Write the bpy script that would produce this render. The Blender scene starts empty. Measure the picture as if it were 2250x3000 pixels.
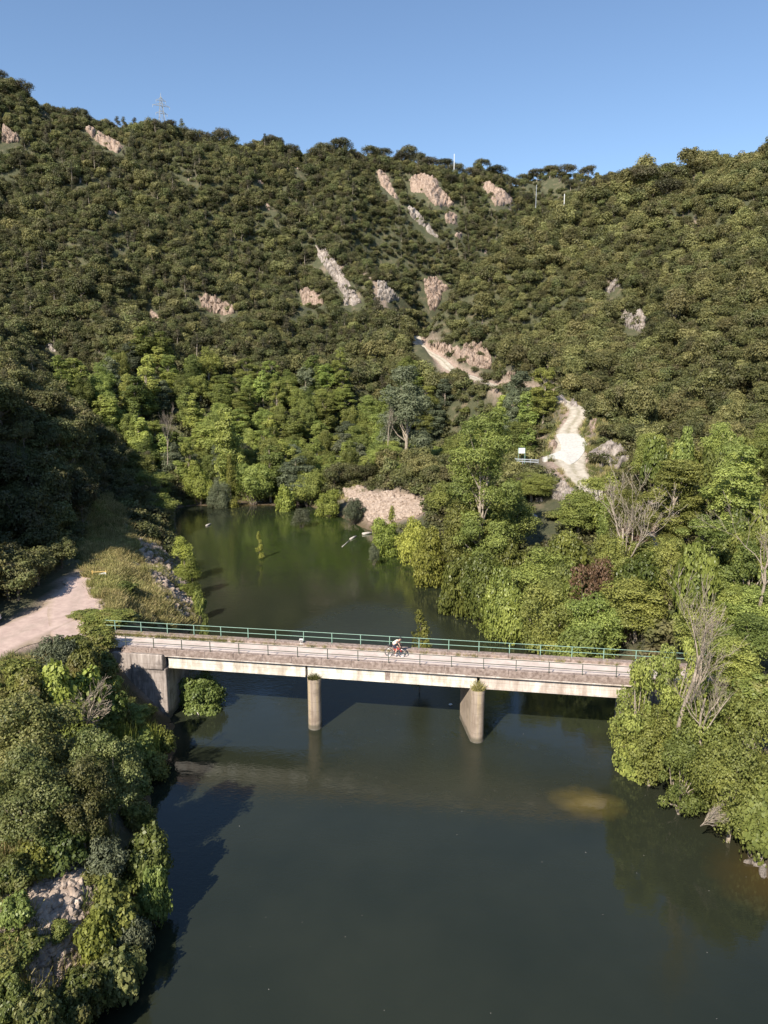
import bpy, bmesh, math, random
import numpy as np
from mathutils import Vector, Matrix, noise
random.seed(7); rng = np.random.default_rng(7)
SC = bpy.context.scene; COL = SC.collection
R = math.radians
# ---------------------------------------------------------------- camera
PITCH, FPX, CAMZ = 11.0, 2050.0, 29.35
cam_d = bpy.data.cameras.new('camera'); cam = bpy.data.objects.new('camera', cam_d); COL.objects.link(cam)
cam.location = (0, 0, CAMZ); cam.rotation_euler = (R(90-PITCH), 0, 0)
cam_d.sensor_fit = 'VERTICAL'; cam_d.sensor_height = 24.0; cam_d.lens = FPX/3000*24.0
cam_d.clip_start = 0.5; cam_d.clip_end = 6000
SC.camera = cam
# ---------------------------------------------------------------- sky, sun, exposure
SUN_EL, SUN_AZ = 40.0, math.degrees(math.atan2(-0.50, -0.866))     # azimuth of the sun as atan2(x, y)
w = bpy.data.worlds.new('World'); SC.world = w; w.use_nodes = True
nt = w.node_tree; nt.nodes.clear()
sky = nt.nodes.new('ShaderNodeTexSky'); sky.sky_type = 'NISHITA'; sky.sun_disc = False
sky.sun_elevation = R(SUN_EL); sky.sun_rotation = R(SUN_AZ % 360)
sky.altitude = 300; sky.air_density = 1.05; sky.dust_density = 0.1; sky.ozone_density = 3.2
bg = nt.nodes.new('ShaderNodeBackground'); bg.inputs['Strength'].default_value = 0.112
wo = nt.nodes.new('ShaderNodeOutputWorld')
nt.links.new(sky.outputs[0], bg.inputs[0]); nt.links.new(bg.outputs[0], wo.inputs[0])
sd = bpy.data.lights.new('sun', 'SUN'); sd.energy = 5.0; sd.angle = R(0.5); sd.color = (1.0, 0.91, 0.78)
sun = bpy.data.objects.new('sun', sd); COL.objects.link(sun)
sdir = Vector((math.sin(R(SUN_AZ))*math.cos(R(SUN_EL)), math.cos(R(SUN_AZ))*math.cos(R(SUN_EL)), math.sin(R(SUN_EL))))
sun.rotation_euler = sdir.to_track_quat('Z', 'Y').to_euler(); sun.location = (0, 0, 200)
SC.view_settings.view_transform = 'Standard'; SC.view_settings.look = 'None'
SC.view_settings.exposure = 0.62; SC.view_settings.gamma = 1.0
try:
    SC.cycles.max_bounces = 5; SC.cycles.diffuse_bounces = 2; SC.cycles.glossy_bounces = 3
    SC.cycles.transmission_bounces = 2; SC.cycles.use_denoising = True
except Exception: pass

# ---------------------------------------------------------------- measuring the photo: pixel -> world
_p = R(PITCH); _F = np.array([0, math.cos(_p), -math.sin(_p)]); _U = np.array([0, math.sin(_p), math.cos(_p)])
C0 = np.array([0, 0, CAMZ])
def ray(px, py): return _F + np.array([(px-1125)/FPX, 0, 0]) + (1500-py)/FPX*_U
def at_z(px, py, z=0.0):
    d = ray(px, py); return C0 + d*((z-CAMZ)/d[2])
def at_y(px, py, Y):
    d = ray(px, py); return C0 + d*(Y/d[1])
def project(X, Y, Z):
    dz = Z-CAMZ; dep = Y*_F[1]+dz*_F[2]; dep = np.maximum(dep, 1e-3)
    return 1125+FPX*X/dep, 1500-FPX*(Y*_U[1]+dz*_U[2])/dep, dep

# ---------------------------------------------------------------- helpers
def tag(o, label=None, cat=None, group=None, kind=None):
    if label: o['label'] = label
    if cat: o['category'] = cat
    if group: o['group'] = group
    if kind: o['kind'] = kind
    return o
def empty(name, loc, rz=0.0, **k):
    o = bpy.data.objects.new(name, None); COL.objects.link(o); o.empty_display_size = .3
    o.location = loc; o.rotation_euler = (0, 0, rz); return tag(o, **k)
def link_mesh(name, me, parent=None):
    o = bpy.data.objects.new(name, me); COL.objects.link(o)
    if parent: o.parent = parent
    return o
def np_mesh(name, V, F, mat=None, smooth=False, attrs=None, mats=None, midx=None):
    """V (n,3), F (m,k) with constant k"""
    V = np.asarray(V, np.float32); F = np.asarray(F, np.int32); k = F.shape[1]
    me = bpy.data.meshes.new(name)
    me.vertices.add(len(V)); me.vertices.foreach_set('co', V.ravel())
    me.loops.add(F.size); me.loops.foreach_set('vertex_index', F.ravel())
    me.polygons.add(len(F)); me.polygons.foreach_set('loop_start', np.arange(0, F.size, k, dtype=np.int32))
    me.polygons.foreach_set('loop_total', np.full(len(F), k, np.int32))
    if smooth: me.polygons.foreach_set('use_smooth', np.ones(len(F), bool))
    if mats:
        for m in mats: me.materials.append(m)
        if midx is not None: me.polygons.foreach_set('material_index', np.asarray(midx, np.int32))
    elif mat: me.materials.append(mat)
    me.update(calc_edges=True)
    if attrs:
        for nm, a in attrs.items():
            at = me.attributes.new(nm, 'FLOAT', 'POINT'); at.data.foreach_set('value', np.asarray(a, np.float32))
    me.validate()
    return me
class MB:
    """collects boxes, tubes, plates, then builds ONE mesh object"""
    def __init__(s): s.bm = bmesh.new()
    def box(s, c, size, rz=0.0, M=None, bev=0.0):
        r = bmesh.ops.create_cube(s.bm, size=1.0)
        T = Matrix.Translation(c) @ Matrix.Rotation(rz, 4, 'Z') @ Matrix.Diagonal((*size, 1))
        if M is not None: T = M @ T
        bmesh.ops.transform(s.bm, matrix=T, verts=r['verts'])
        if bev:
            es = list({e for v in r['verts'] for e in v.link_edges})
            bmesh.ops.bevel(s.bm, geom=es, offset=bev, segments=1, affect='EDGES')
        return s
    def tube(s, pts, rad, n=8, cap=True):
        pts = [Vector(p) for p in pts]
        rad = rad if hasattr(rad, '__len__') else [rad]*len(pts)
        rings = []
        for i, p in enumerate(pts):
            a = pts[max(0, i-1)]; b = pts[min(len(pts)-1, i+1)]
            t = (b-a).normalized(); u = t.orthogonal().normalized()
            if i and rings:
                u = (pu - t*pu.dot(t)).normalized()
            pu = u; v = t.cross(u)
            rings.append([s.bm.verts.new(p+(u*math.cos(2*math.pi*k/n)+v*math.sin(2*math.pi*k/n))*rad[i]) for k in range(n)])
        for a, b in zip(rings, rings[1:]):
            for k in range(n): s.bm.faces.new((a[k], a[(k+1) % n], b[(k+1) % n], b[k]))
        if cap:
            s.bm.faces.new(rings[0][::-1]); s.bm.faces.new(rings[-1])
        return s
    def prism(s, poly, z0, z1, M=None):
        lo = [s.bm.verts.new((x, y, z0)) for x, y in poly]; hi = [s.bm.verts.new((x, y, z1)) for x, y in poly]
        n = len(poly); fs = [s.bm.faces.new(hi), s.bm.faces.new(lo[::-1])]
        for k in range(n): fs.append(s.bm.faces.new((lo[k], lo[(k+1) % n], hi[(k+1) % n], hi[k])))
        if M is not None: bmesh.ops.transform(s.bm, matrix=M, verts=lo+hi)
        bmesh.ops.recalc_face_normals(s.bm, faces=fs)
        return s
    def build(s, name, mat, parent=None, smooth=False, loc=None):
        me = bpy.data.meshes.new(name); bmesh.ops.recalc_face_normals(s.bm, faces=s.bm.faces)
        s.bm.to_mesh(me); s.bm.free(); me.materials.append(mat)
        if smooth: me.polygons.foreach_set('use_smooth', [True]*len(me.polygons))
        o = link_mesh(name, me, parent)
        if loc is not None: o.location = loc
        return o

# ---------------------------------------------------------------- materials
def new_mat(name):
    m = bpy.data.materials.new(name); m.use_nodes = True; nt = m.node_tree
    return m, nt, nt.nodes['Principled BSDF']
def ramp(nt, stops, fac):
    r = nt.nodes.new('ShaderNodeValToRGB'); el = r.color_ramp.elements
    while len(el) > 1: el.remove(el[-1])
    el[0].position, el[0].color = stops[0][0], (*stops[0][1], 1)
    for p, c in stops[1:]:
        e = el.new(p); e.color = (*c, 1)
    nt.links.new(fac, r.inputs[0]); return r.outputs[0]
def noise_fac(nt, scale, detail=6, rough=.6, vec=None, dist=0.0):
    n = nt.nodes.new('ShaderNodeTexNoise'); n.inputs['Scale'].default_value = scale
    n.inputs['Detail'].default_value = detail; n.inputs['Roughness'].default_value = rough
    n.inputs['Distortion'].default_value = dist
    if vec is None:
        g = nt.nodes.new('ShaderNodeNewGeometry'); vec = g.outputs['Position']
    nt.links.new(vec, n.inputs['Vector']); return n.outputs['Fac']
def mixc(nt, a, b, fac, mode='MIX'):
    m = nt.nodes.new('ShaderNodeMix'); m.data_type = 'RGBA'; m.blend_type = mode
    for s, v in ((m.inputs[0], fac), (m.inputs[6], a), (m.inputs[7], b)):
        if isinstance(v, (int, float)): s.default_value = v
        elif isinstance(v, tuple): s.default_value = (*v, 1)
        else: nt.links.new(v, s)
    return m.outputs[2]
def mapr(nt, v, a, b, c=0.0, d=1.0):
    m = nt.nodes.new('ShaderNodeMapRange'); nt.links.new(v, m.inputs[0])
    for i, x in enumerate((a, b, c, d)): m.inputs[i+1].default_value = x
    return m.outputs[0]
def bump(nt, bsdf, h, strength, dist):
    b = nt.nodes.new('ShaderNodeBump'); b.inputs['Strength'].default_value = strength; b.inputs['Distance'].default_value = dist
    nt.links.new(h, b.inputs['Height']); nt.links.new(b.outputs[0], bsdf.inputs['Normal'])
def mat_noise(name, c1, c2, scale=1.0, c3=None, rough=.85, bstr=.4, bscale=None, bdist=.05, lo=.35, hi=.65, detail=8, metallic=0, vec='pos'):
    m, nt, b = new_mat(name)
    v = None
    if vec == 'obj': v = nt.nodes.new('ShaderNodeTexCoord').outputs['Object']
    f = noise_fac(nt, scale, detail, .65, v)
    st = [(lo, c1), (hi, c2)] + ([(min(1, hi+.12), c3)] if c3 else [])
    nt.links.new(ramp(nt, st, f), b.inputs['Base Color'])
    b.inputs['Roughness'].default_value = rough; b.inputs['Metallic'].default_value = metallic
    if bstr: bump(nt, b, noise_fac(nt, bscale or scale*5, 6, .7, v), bstr, bdist)
    return m
def attr(nt, name):
    a = nt.nodes.new('ShaderNodeAttribute'); a.attribute_name = name; return a.outputs['Fac']
# ---------------------------------------------------------------- terrain data
WATER_PX = [(205,3000),(250,2960),(330,2880),(400,2790),(440,2700),(480,2600),(480,2480),(450,2380),(430,2300),(470,2250),(515,2200),(508,2100),
  (500,2040),(505,1960),(530,1890),(565,1835),(560,1780),(545,1720),(535,1660),(525,1600),(515,1540),(512,1490),(600,1474),(700,1468),
  (800,1474),(900,1480),(960,1500),(1000,1515),(1060,1545),(1100,1560),(1130,1580),(1190,1610),(1290,1655),(1330,1700),(1420,1760),(1500,1800),
  (1600,1850),(1740,1900),(1800,1960),(1870,2060),(1880,2180),(1950,2260),(2080,2320),(2200,2370),(2290,2430),(2280,2480),(2200,2530),(2270,2590),(2420,2700),(2500,2900)]
wp = [tuple(at_z(x, y)[:2]) for x, y in WATER_PX]
wp = [(-14, 12), (-9, 19)] + wp[1:] + [(17, 15), (22, 5), (26, -60), (-34, -60), (-26, -20), (-20, 0)]
WPOLY = np.array(wp)
def sdist_poly(P, poly):
    """signed distance, negative inside"""
    x, y = P[:, 0], P[:, 1]; d = np.full(len(P), 1e9); ins = np.zeros(len(P), bool)
    n = len(poly)
    for i in range(n):
        a, b = poly[i], poly[(i+1) % n]; ab = b-a
        t = np.clip(((x-a[0])*ab[0]+(y-a[1])*ab[1])/max(ab@ab, 1e-9), 0, 1)
        d = np.minimum(d, np.hypot(x-a[0]-t*ab[0], y-a[1]-t*ab[1]))
        c = (a[1] > y) != (b[1] > y)
        xi = a[0]+(y-a[1])/(ab[1] if abs(ab[1]) > 1e-9 else 1e-9)*ab[0]
        ins ^= c & (x < xi)
    return np.where(ins, -d, d)
def seg_dist(P, pts):
    """distance to polyline, and interpolated z / width"""
    x, y = P[:, 0], P[:, 1]; best = np.full(len(P), 1e9); z = np.zeros(len(P)); wd = np.zeros(len(P))
    for a, b in zip(pts, pts[1:]):
        abx, aby = b[0]-a[0], b[1]-a[1]
        t = np.clip(((x-a[0])*abx+(y-a[1])*aby)/max(abx*abx+aby*aby, 1e-9), 0, 1)
        d = np.hypot(x-a[0]-t*abx, y-a[1]-t*aby); m = d < best
        best = np.where(m, d, best); z = np.where(m, a[2]+t*(b[2]-a[2]), z); wd = np.where(m, a[3]+t*(b[3]-a[3]), wd)
    return best, z, wd
def spline(pts, n=6):
    P = np.array(pts, float); out = []
    for i in range(len(P)-1):
        p0, p1, p2, p3 = P[max(i-1, 0)], P[i], P[i+1], P[min(i+2, len(P)-1)]
        for k in range(n):
            t = k/n; out.append(.5*((2*p1)+(-p0+p2)*t+(2*p0-5*p1+4*p2-p3)*t*t+(-p0+3*p1-3*p2+p3)*t**3))
    out.append(P[-1]); return np.array(out)
# bridge axis
BH = R(-8.9); BDIR = np.array([math.cos(BH), math.sin(BH)]); BN = np.array([-math.sin(BH), math.cos(BH)])   # along, and away from the camera
ZD = 6.0                                                            # top of the carriageway
def near_pt(px, py, z): return at_z(px, py, z)[:2]
_n0 = near_pt(1125, 1944, ZD+.25); BC = _n0 + BN*1.85                # centre line point
def bs(p): return float((np.array(p)-BC)@BDIR)                      # abscissa along the bridge
S_P1 = bs(at_z(905, 2120, 0)[:2]); S_P2 = bs(at_z(1397, 2160, 0)[:2])
S_L = bs(near_pt(490, 1905, ZD)); S_R = bs(near_pt(1830, 2010, ZD-1))
print('bridge', BC, S_P1, S_P2, S_L, S_R)
def bp(s, t, z=0.0): q = BC+BDIR*s+BN*t; return (float(q[0]), float(q[1]), z)
# the forest track on the right slope (centre line: x, y, z, half width)
def rp(px, py, Y, hw): q = at_y(px, py, Y); return (q[0], q[1], q[2], hw)
TRACK = spline([rp(1218,985,268,1.9), rp(1235,1018,256,2.0), rp(1290,1052,243,2.0), rp(1325,1085,232,2.0), rp(1375,1102,222,1.9), rp(1450,1130,205,1.8), rp(1560,1150,188,1.8), rp(1640,1172,172,1.8),
   rp(1695,1205,160,2.0), rp(1665,1260,146,2.1), rp(1665,1310,134,2.9), rp(1672,1345,127,3.0), rp(1680,1375,120,2.2), rp(1715,1420,112,1.9), rp(1790,1490,101,1.8), rp(1900,1590,88,1.8),
   rp(2040,1740,74,1.8), rp(2190,1870,65,1.8), (36.5,54.0,6.6,1.9), (34,48.5,6.15,1.9), (29,47.9,6.0,1.9)])
_l = bp(S_L-2, 0, ZD); 
GRAVEL = spline([(*bp(S_L-1.0, 0, 5.98), 1.6), (*bp(S_L-6, .2, 5.95), 1.6), (*bp(S_L-10, .8, 6.0), 2.0), (*at_z(215,1800,6.1)[:2], 6.1, 2.6), (*at_z(225,1750,6.2)[:2], 6.2, 2.7), (*at_z(238,1712,6.3)[:2], 6.3, 1.9), (*at_z(232,1690,6.4)[:2], 6.4, 1.5)])
GRAVEL2 = spline([(*at_z(232,1735,6.2)[:2], 6.2, 2.2), (*at_z(205,1780,6.1)[:2], 6.1, 3.0), (*at_z(120,1825,6.05)[:2], 6.05, 3.2), (*at_z(0,1878,6.0)[:2], 6.0, 3.1), (*at_z(-130,1940,5.9)[:2], 5.9, 3.1)])
WHITE = spline([at_y(x, y, Y)[:2] for x, y, Y in ((1590,1330,128),(1640,1335,131),(1640,1300,139),(1632,1288,143),(1720,1295,141),(1712,1330,131),(1672,1362,123),(1640,1350,127),(1600,1342,127),(1590,1330,128))], 4)[:-1]
# control points of the ground: (px, py, Y) seen in the photo
CP = []
def cp(px, py, Y, dz=0.0): q = at_y(px, py, Y); CP.append((q[0], q[1], max(q[2]+dz, .4)))
for a in [(-250,120,350),(0,250,350),(130,315,360),(400,380,385),(550,400,400),(700,430,410),(1000,470,440),(1300,490,470),(1600,530,520),(1760,505,500)]:
    cp(*a, dz=-4); q = at_y(*a); CP.append((q[0]*1.25, q[1]+110, q[2]-45))
for a in [(0,600,300),(-250,500,290),(300,600,305),(600,600,330),(900,600,350),(1150,640,365),(1290,730,370),(1440,650,400),(1560,590,430),(1380,560,420),(1640,565,470),
          (0,900,245),(-250,850,235),(300,900,250),(600,900,268),(900,930,278),(1150,900,290),(1210,860,300),(150,1080,225),(400,1080,228),(650,1040,240),(900,1040,245),(1100,1030,250)]: cp(*a, dz=-4)
for a in [(1250,968,250),(1330,868,260),(1400,795,268),(1500,715,276),(1600,650,284),(1700,600,290),(1800,572,294),(1900,540,294),(2050,500,286),(2250,432,274),(2500,370,262)]:
    cp(*a, dz=-5); q = at_y(*a); CP.append((q[0]*(1+40/a[2]), a[2]+40, max(q[2]-42, 6))); CP.append((q[0]*(1+75/a[2]), a[2]+75, max(q[2]-30, 10)))
for a in [(1420,960,240),(1700,800,245),(1700,1000,205),(1950,1000,178),(1950,700,235),(2200,700,212),(2200,1000,158),(2280,1250,112),(1950,1220,138),
          (1850,1330,120),(2000,560,262),(1780,680,268),(2500,900,150),(1500,1060,225)]: cp(*a, dz=-4)
for a in [(1620,1450,112),(1600,1560,100),(1300,1420,133),(1150,1390,150),(1900,1500,96),(2150,1550,84),(1030,1430,150)]: cp(*a)
for x, y, z in [(-60,175,2.5),(-30,180,2),(0,185,2),(25,185,3),(-30,200,5),(10,200,6),(-70,200,14),(50,165,14),(35,150,7),(-95,190,38),
   (-56,105,23),(-80,105,42),(-70,78,46),(-61,78,26),(-66,98,27),(-56,60,33),(-60,48,46),(-60,60,39),(-62,42,47),(-70,20,50),(-60,135,19),(-90,130,37),(-85,150,24),(-75,165,20),(-110,60,60),(-110,110,62),(-48,88,7.5),(-46,70,8),(-50,50,14),(-53,96,11),(-48,60,8.5),
   (-45,105,7),(-42,93,6.5),(-33,88,6.2),(-36,78,6.2),(-38,66,6),(-30,62,6),(-48,48,6.5),(-33,50,6.2),(-30,42,6),(-32,34,6.2),(-24,44,4.5),(-40,115,8),(-45,130,9),(-37,125,5),(-28,95,5),
   (-36,20,8),(-22,28,4.5),(-18,24,3),(-30,10,8),(-50,10,20),(-60,-20,30),(-60,-60,30),(-24,57,5),(-22,50,4.5),(-30,-30,3),
   (26,44,5.6),(30,40,5.5),(36,44,6.2),(45,60,6.5),(50,40,8),(34,30,4.5),(40,20,6),(60,10,16),(40,-30,8),(60,-50,20),(27,60,5.2),(60,75,12),(80,60,26),(75,90,22),(90,20,40),(30,70,5.5),
   (250,100,120),(260,300,150),(-260,100,120),(-280,300,170),(-200,30,100),(200,-60,90),(-200,-60,90),(150,60,90),(150,120,85),(330,600,150),(-330,620,110),(0,640,100)]: CP.append((x, y, z))
for p in TRACK[:-3:2]: CP.append((p[0], p[1], p[2]))
CPA = np.array(CP)
def _rbf_fit(P):
    n = len(P); D = np.hypot(P[:, None, 0]-P[None, :, 0], P[:, None, 1]-P[None, :, 1]); K = np.sqrt(D**2+36.0)
    A = np.zeros((n+3, n+3)); A[:n, :n] = K-np.eye(n)*0.35; A[:n, n] = 1; A[:n, n+1:] = P[:, :2]; A[n, :n] = 1; A[n+1:, :n] = P[:, :2].T
    return np.linalg.solve(A, np.r_[P[:, 2], 0, 0, 0])
_w = _rbf_fit(CPA)
def _rbf(P):
    out = np.zeros(len(P))
    for i in range(0, len(P), 20000):
        Q = P[i:i+20000]; D = np.sqrt((Q[:, None, 0]-CPA[None, :, 0])**2+(Q[:, None, 1]-CPA[None, :, 1])**2+36.0)
        out[i:i+20000] = D@_w[:-3]+_w[-3]+Q@_w[-2:]
    return out
def vnoise(x, y, seed=0):
    """value noise in numpy"""
    xi = np.floor(x).astype(np.int64); yi = np.floor(y).astype(np.int64); fx = x-xi; fy = y-yi
    fx = fx*fx*(3-2*fx); fy = fy*fy*(3-2*fy)
    def h(a, b):
        v = (a*374761393+b*668265263+seed*974711) & 0xffffffff
        v = ((v ^ (v >> 13))*1274126177) & 0xffffffff
        return ((v ^ (v >> 16)) & 0xffff)/65535.0
    return (h(xi, yi)*(1-fx)+h(xi+1, yi)*fx)*(1-fy)+(h(xi, yi+1)*(1-fx)+h(xi+1, yi+1)*fx)*fy*1.0
def fbm(x, y, s=1.0, o=4, seed=0):
    r = 0; a = 1; t = 0
    for k in range(o): r = r+a*(vnoise(x*s, y*s, seed+k)-.5); t += a; a *= .5; s *= 2.03
    return r/t*2
def sstep(x, a, b): t = np.clip((x-a)/(b-a), 0, 1); return t*t*(3-2*t)
def terrain_z(P):
    P = np.asarray(P, float); x, y = P[:, 0], P[:, 1]
    z = _rbf(P)
    dist = np.hypot(x, y)
    far = sstep(dist, 130, 260)
    rid = 1-np.abs(fbm(x, y, 1/45., 3, 5)*1.6)                       # gullies and spurs on the big slopes
    z = z+far*((rid-.6)*13+fbm(x, y, 1/16., 4, 9)*5.0)+(1-far)*fbm(x, y, 1/6., 4, 3)*.55
    sd = sdist_poly(P, WPOLY)
    near = np.where(dist < 75, 1.0, .8)
    z = np.maximum(z, .3+.3*sstep(sd, 0, 6))
    bank = .05+sd*(.75*near)+.9*sstep(sd, .3, 3.5)+np.maximum(0, sd-14)*2.5
    z = np.where(sd > 0, np.minimum(z, bank*(1+.25*fbm(x, y, 1/3., 3, 11))), -np.minimum(2.2, -sd*.55)-.1)
    # low mud flat at the head of the water
    fl = sdist_poly(P, np.array([at_z(a, b)[:2] for a, b in ((505,1480),(560,1482),(700,1476),(800,1480),(880,1484),(860,1466),(700,1459),(620,1450),(560,1425),(500,1405),(485,1440))]))
    z = np.where(fl < 3, z*(sstep(fl, 0, 3))+(.06+.04*fbm(x, y, .3, 3, 4))*(1-sstep(fl, 0, 3)), z)
    z_before = z
    for path, wide in ((TRACK, 1.0), (GRAVEL, 1.0), (GRAVEL2, 1.0)):
        d, rz, hw = seg_dist(P, path)
        k = 1-sstep(d, hw+.3, hw+3.2*wide); z = z*(1-k)+(rz-.08)*k
    z = np.where(sd < .6, np.minimum(z, z_before), z)
    # keep clear of the bridge
    s = (x-BC[0])*BDIR[0]+(y-BC[1])*BDIR[1]; t = (x-BC[0])*BN[0]+(y-BC[1])*BN[1]
    lim = np.where((s > S_L+.6) & (s < S_R+1.2) & (np.abs(t) < 3.0), 2.8, 9999.)
    f = (s > S_L-9) & (s < S_L+5) & (t <= -1.6) & (t > -12)
    lim = np.where(f, np.minimum(lim, .25+np.maximum(0, S_L-.2-s)*1.05+np.maximum(0, -t-5)*.9), lim)
    return np.minimum(z, lim)
# two grids: fine near, coarse far, merged as one non-uniform sheet
xs = np.r_[np.arange(-620, -130, 14.), np.arange(-130, -60, 2.5), np.arange(-60, 75, 1.1), np.arange(75, 150, 2.5), np.arange(150, 640, 14.)]
ys = np.r_[np.arange(-120, 8, 6.), np.arange(8, 175, 1.0), np.arange(175, 330, 2.2), np.arange(330, 560, 4.5), np.arange(560, 1200, 25.)]
GX, GY = np.meshgrid(xs, ys); GP = np.c_[GX.ravel(), GY.ravel()]
GZ = terrain_z(GP).reshape(GX.shape)
def ground(x, y):
    """interpolated height of the sheet"""
    x = np.atleast_1d(np.asarray(x, float)); y = np.atleast_1d(np.asarray(y, float))
    i = np.clip(np.searchsorted(xs, x)-1, 0, len(xs)-2); j = np.clip(np.searchsorted(ys, y)-1, 0, len(ys)-2)
    fx = np.clip((x-xs[i])/(xs[i+1]-xs[i]), 0, 1); fy = np.clip((y-ys[j])/(ys[j+1]-ys[j]), 0, 1)
    return (GZ[j, i]*(1-fx)+GZ[j, i+1]*fx)*(1-fy)+(GZ[j+1, i]*(1-fx)+GZ[j+1, i+1]*fx)*fy
def g1(x, y): return float(ground(x, y)[0])
def hit(px, py, y0=12.0, y1=560.0):
    """first point of the ground on the ray through a photo pixel"""
    d = ray(px, py); Y = np.r_[np.arange(y0, 200, .4), np.arange(200, y1, 1.0)]; t = Y/d[1]
    X = t*d[0]; Z = CAMZ+t*d[2]; g = ground(X, Y); m = np.where(g >= Z)[0]
    i = m[0] if len(m) else len(Y)-1
    return np.array([X[i], Y[i], g[i]])
def px_poly(pts): return np.array(pts, float)
def in_poly(px, py, poly):
    return sdist_poly(np.c_[px, py], np.asarray(poly, float)) < 0
nx, ny = len(xs), len(ys)
idx = np.arange(nx*ny).reshape(ny, nx)
TF = np.stack([idx[:-1, :-1], idx[:-1, 1:], idx[1:, 1:], idx[1:, :-1]], -1).reshape(-1, 4)
TV = np.c_[GP, GZ.ravel()]
# ---------------------------------------------------------------- foliage materials
def leaf_mat(name, dark, light, third=None, rough=.55, trans=.30, nscale=.35):
    m, nt, b = new_mat(name)
    t = attr(nt, 'tint'); oi = nt.nodes.new('ShaderNodeObjectInfo')
    c = mixc(nt, dark, light, t)
    if third: c = mixc(nt, c, third, mapr(nt, noise_fac(nt, nscale, 3, .6), .45, .68, 0, .65))
    hs = nt.nodes.new('ShaderNodeHueSaturation')
    nt.links.new(mapr(nt, oi.outputs['Random'], 0, 1, .470, .506), hs.inputs['Hue'])
    mm = nt.nodes.new('ShaderNodeMath'); mm.operation = 'MULTIPLY'; mm.inputs[1].default_value = 7.31
    nt.links.new(oi.outputs['Random'], mm.inputs[0])
    fr = nt.nodes.new('ShaderNodeMath'); fr.operation = 'FRACT'; nt.links.new(mm.outputs[0], fr.inputs[0])
    nt.links.new(mapr(nt, fr.outputs[0], 0, 1, .60, 1.40), hs.inputs['Value'])
    nt.links.new(c, hs.inputs['Color'])
    nt.links.new(hs.outputs[0], b.inputs['Base Color']); b.inputs['Roughness'].default_value = rough
    b.inputs['Specular IOR Level'].default_value = .35
    tr = nt.nodes.new('ShaderNodeBsdfTranslucent'); nt.links.new(hs.outputs[0], tr.inputs[0])
    mx = nt.nodes.new('ShaderNodeMixShader'); mx.inputs[0].default_value = trans
    nt.links.new(b.outputs[0], mx.inputs[1]); nt.links.new(tr.outputs[0], mx.inputs[2])
    nt.links.new(mx.outputs[0], nt.nodes['Material Output'].inputs[0])
    return m
L_OAK = leaf_mat('oak_leaves', (.052,.070,.024), (.200,.215,.078), (.17,.145,.075))
L_OLIVE = leaf_mat('light_oak_leaves', (.082,.096,.034), (.310,.300,.110), (.21,.22,.08))
L_PINE = leaf_mat('pine_needles', (.060,.072,.036), (.180,.180,.085), (.15,.12,.08))
L_POP = leaf_mat('poplar_leaves', (.095,.140,.030), (.390,.460,.115), (.26,.30,.09))
L_ASH = leaf_mat('ash_leaves', (.070,.105,.022), (.360,.410,.105), (.20,.25,.07))
L_FIG = leaf_mat('fig_leaves', (.060,.105,.025), (.260,.340,.095), None, .45)
L_VINE = leaf_mat('climber_leaves', (.065,.100,.022), (.290,.350,.085), None, .42)
L_WILL = leaf_mat('willow_leaves', (.085,.105,.060), (.200,.230,.130), None)
L_BRAM = leaf_mat('bramble_leaves', (.055,.085,.020), (.240,.280,.070), (.25,.22,.08), .5, .25, .8)
L_YEL = leaf_mat('yellow_green_leaves', (.110,.145,.026), (.370,.420,.090), None)
L_FLOW = leaf_mat('pale_flowering_leaves', (.050,.080,.020), (.33,.34,.125), (.12,.16,.045), .5, .25, 1.2)
L_RED = leaf_mat('rust_leaves', (.12,.075,.04), (.27,.17,.10), None)
L_GRASS = leaf_mat('grass_blades', (.20,.195,.06), (.54,.47,.21), (.20,.25,.06), .6, .2, .12)
L_GRASSG = leaf_mat('green_grass_blades', (.075,.100,.025), (.210,.230,.075), None, .6)
BARK = mat_noise('bark', (.10,.08,.06), (.26,.21,.17), 6, rough=.9)
BARK_P = mat_noise('pale_bark', (.22,.18,.14), (.46,.39,.31), 4, rough=.9)
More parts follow.
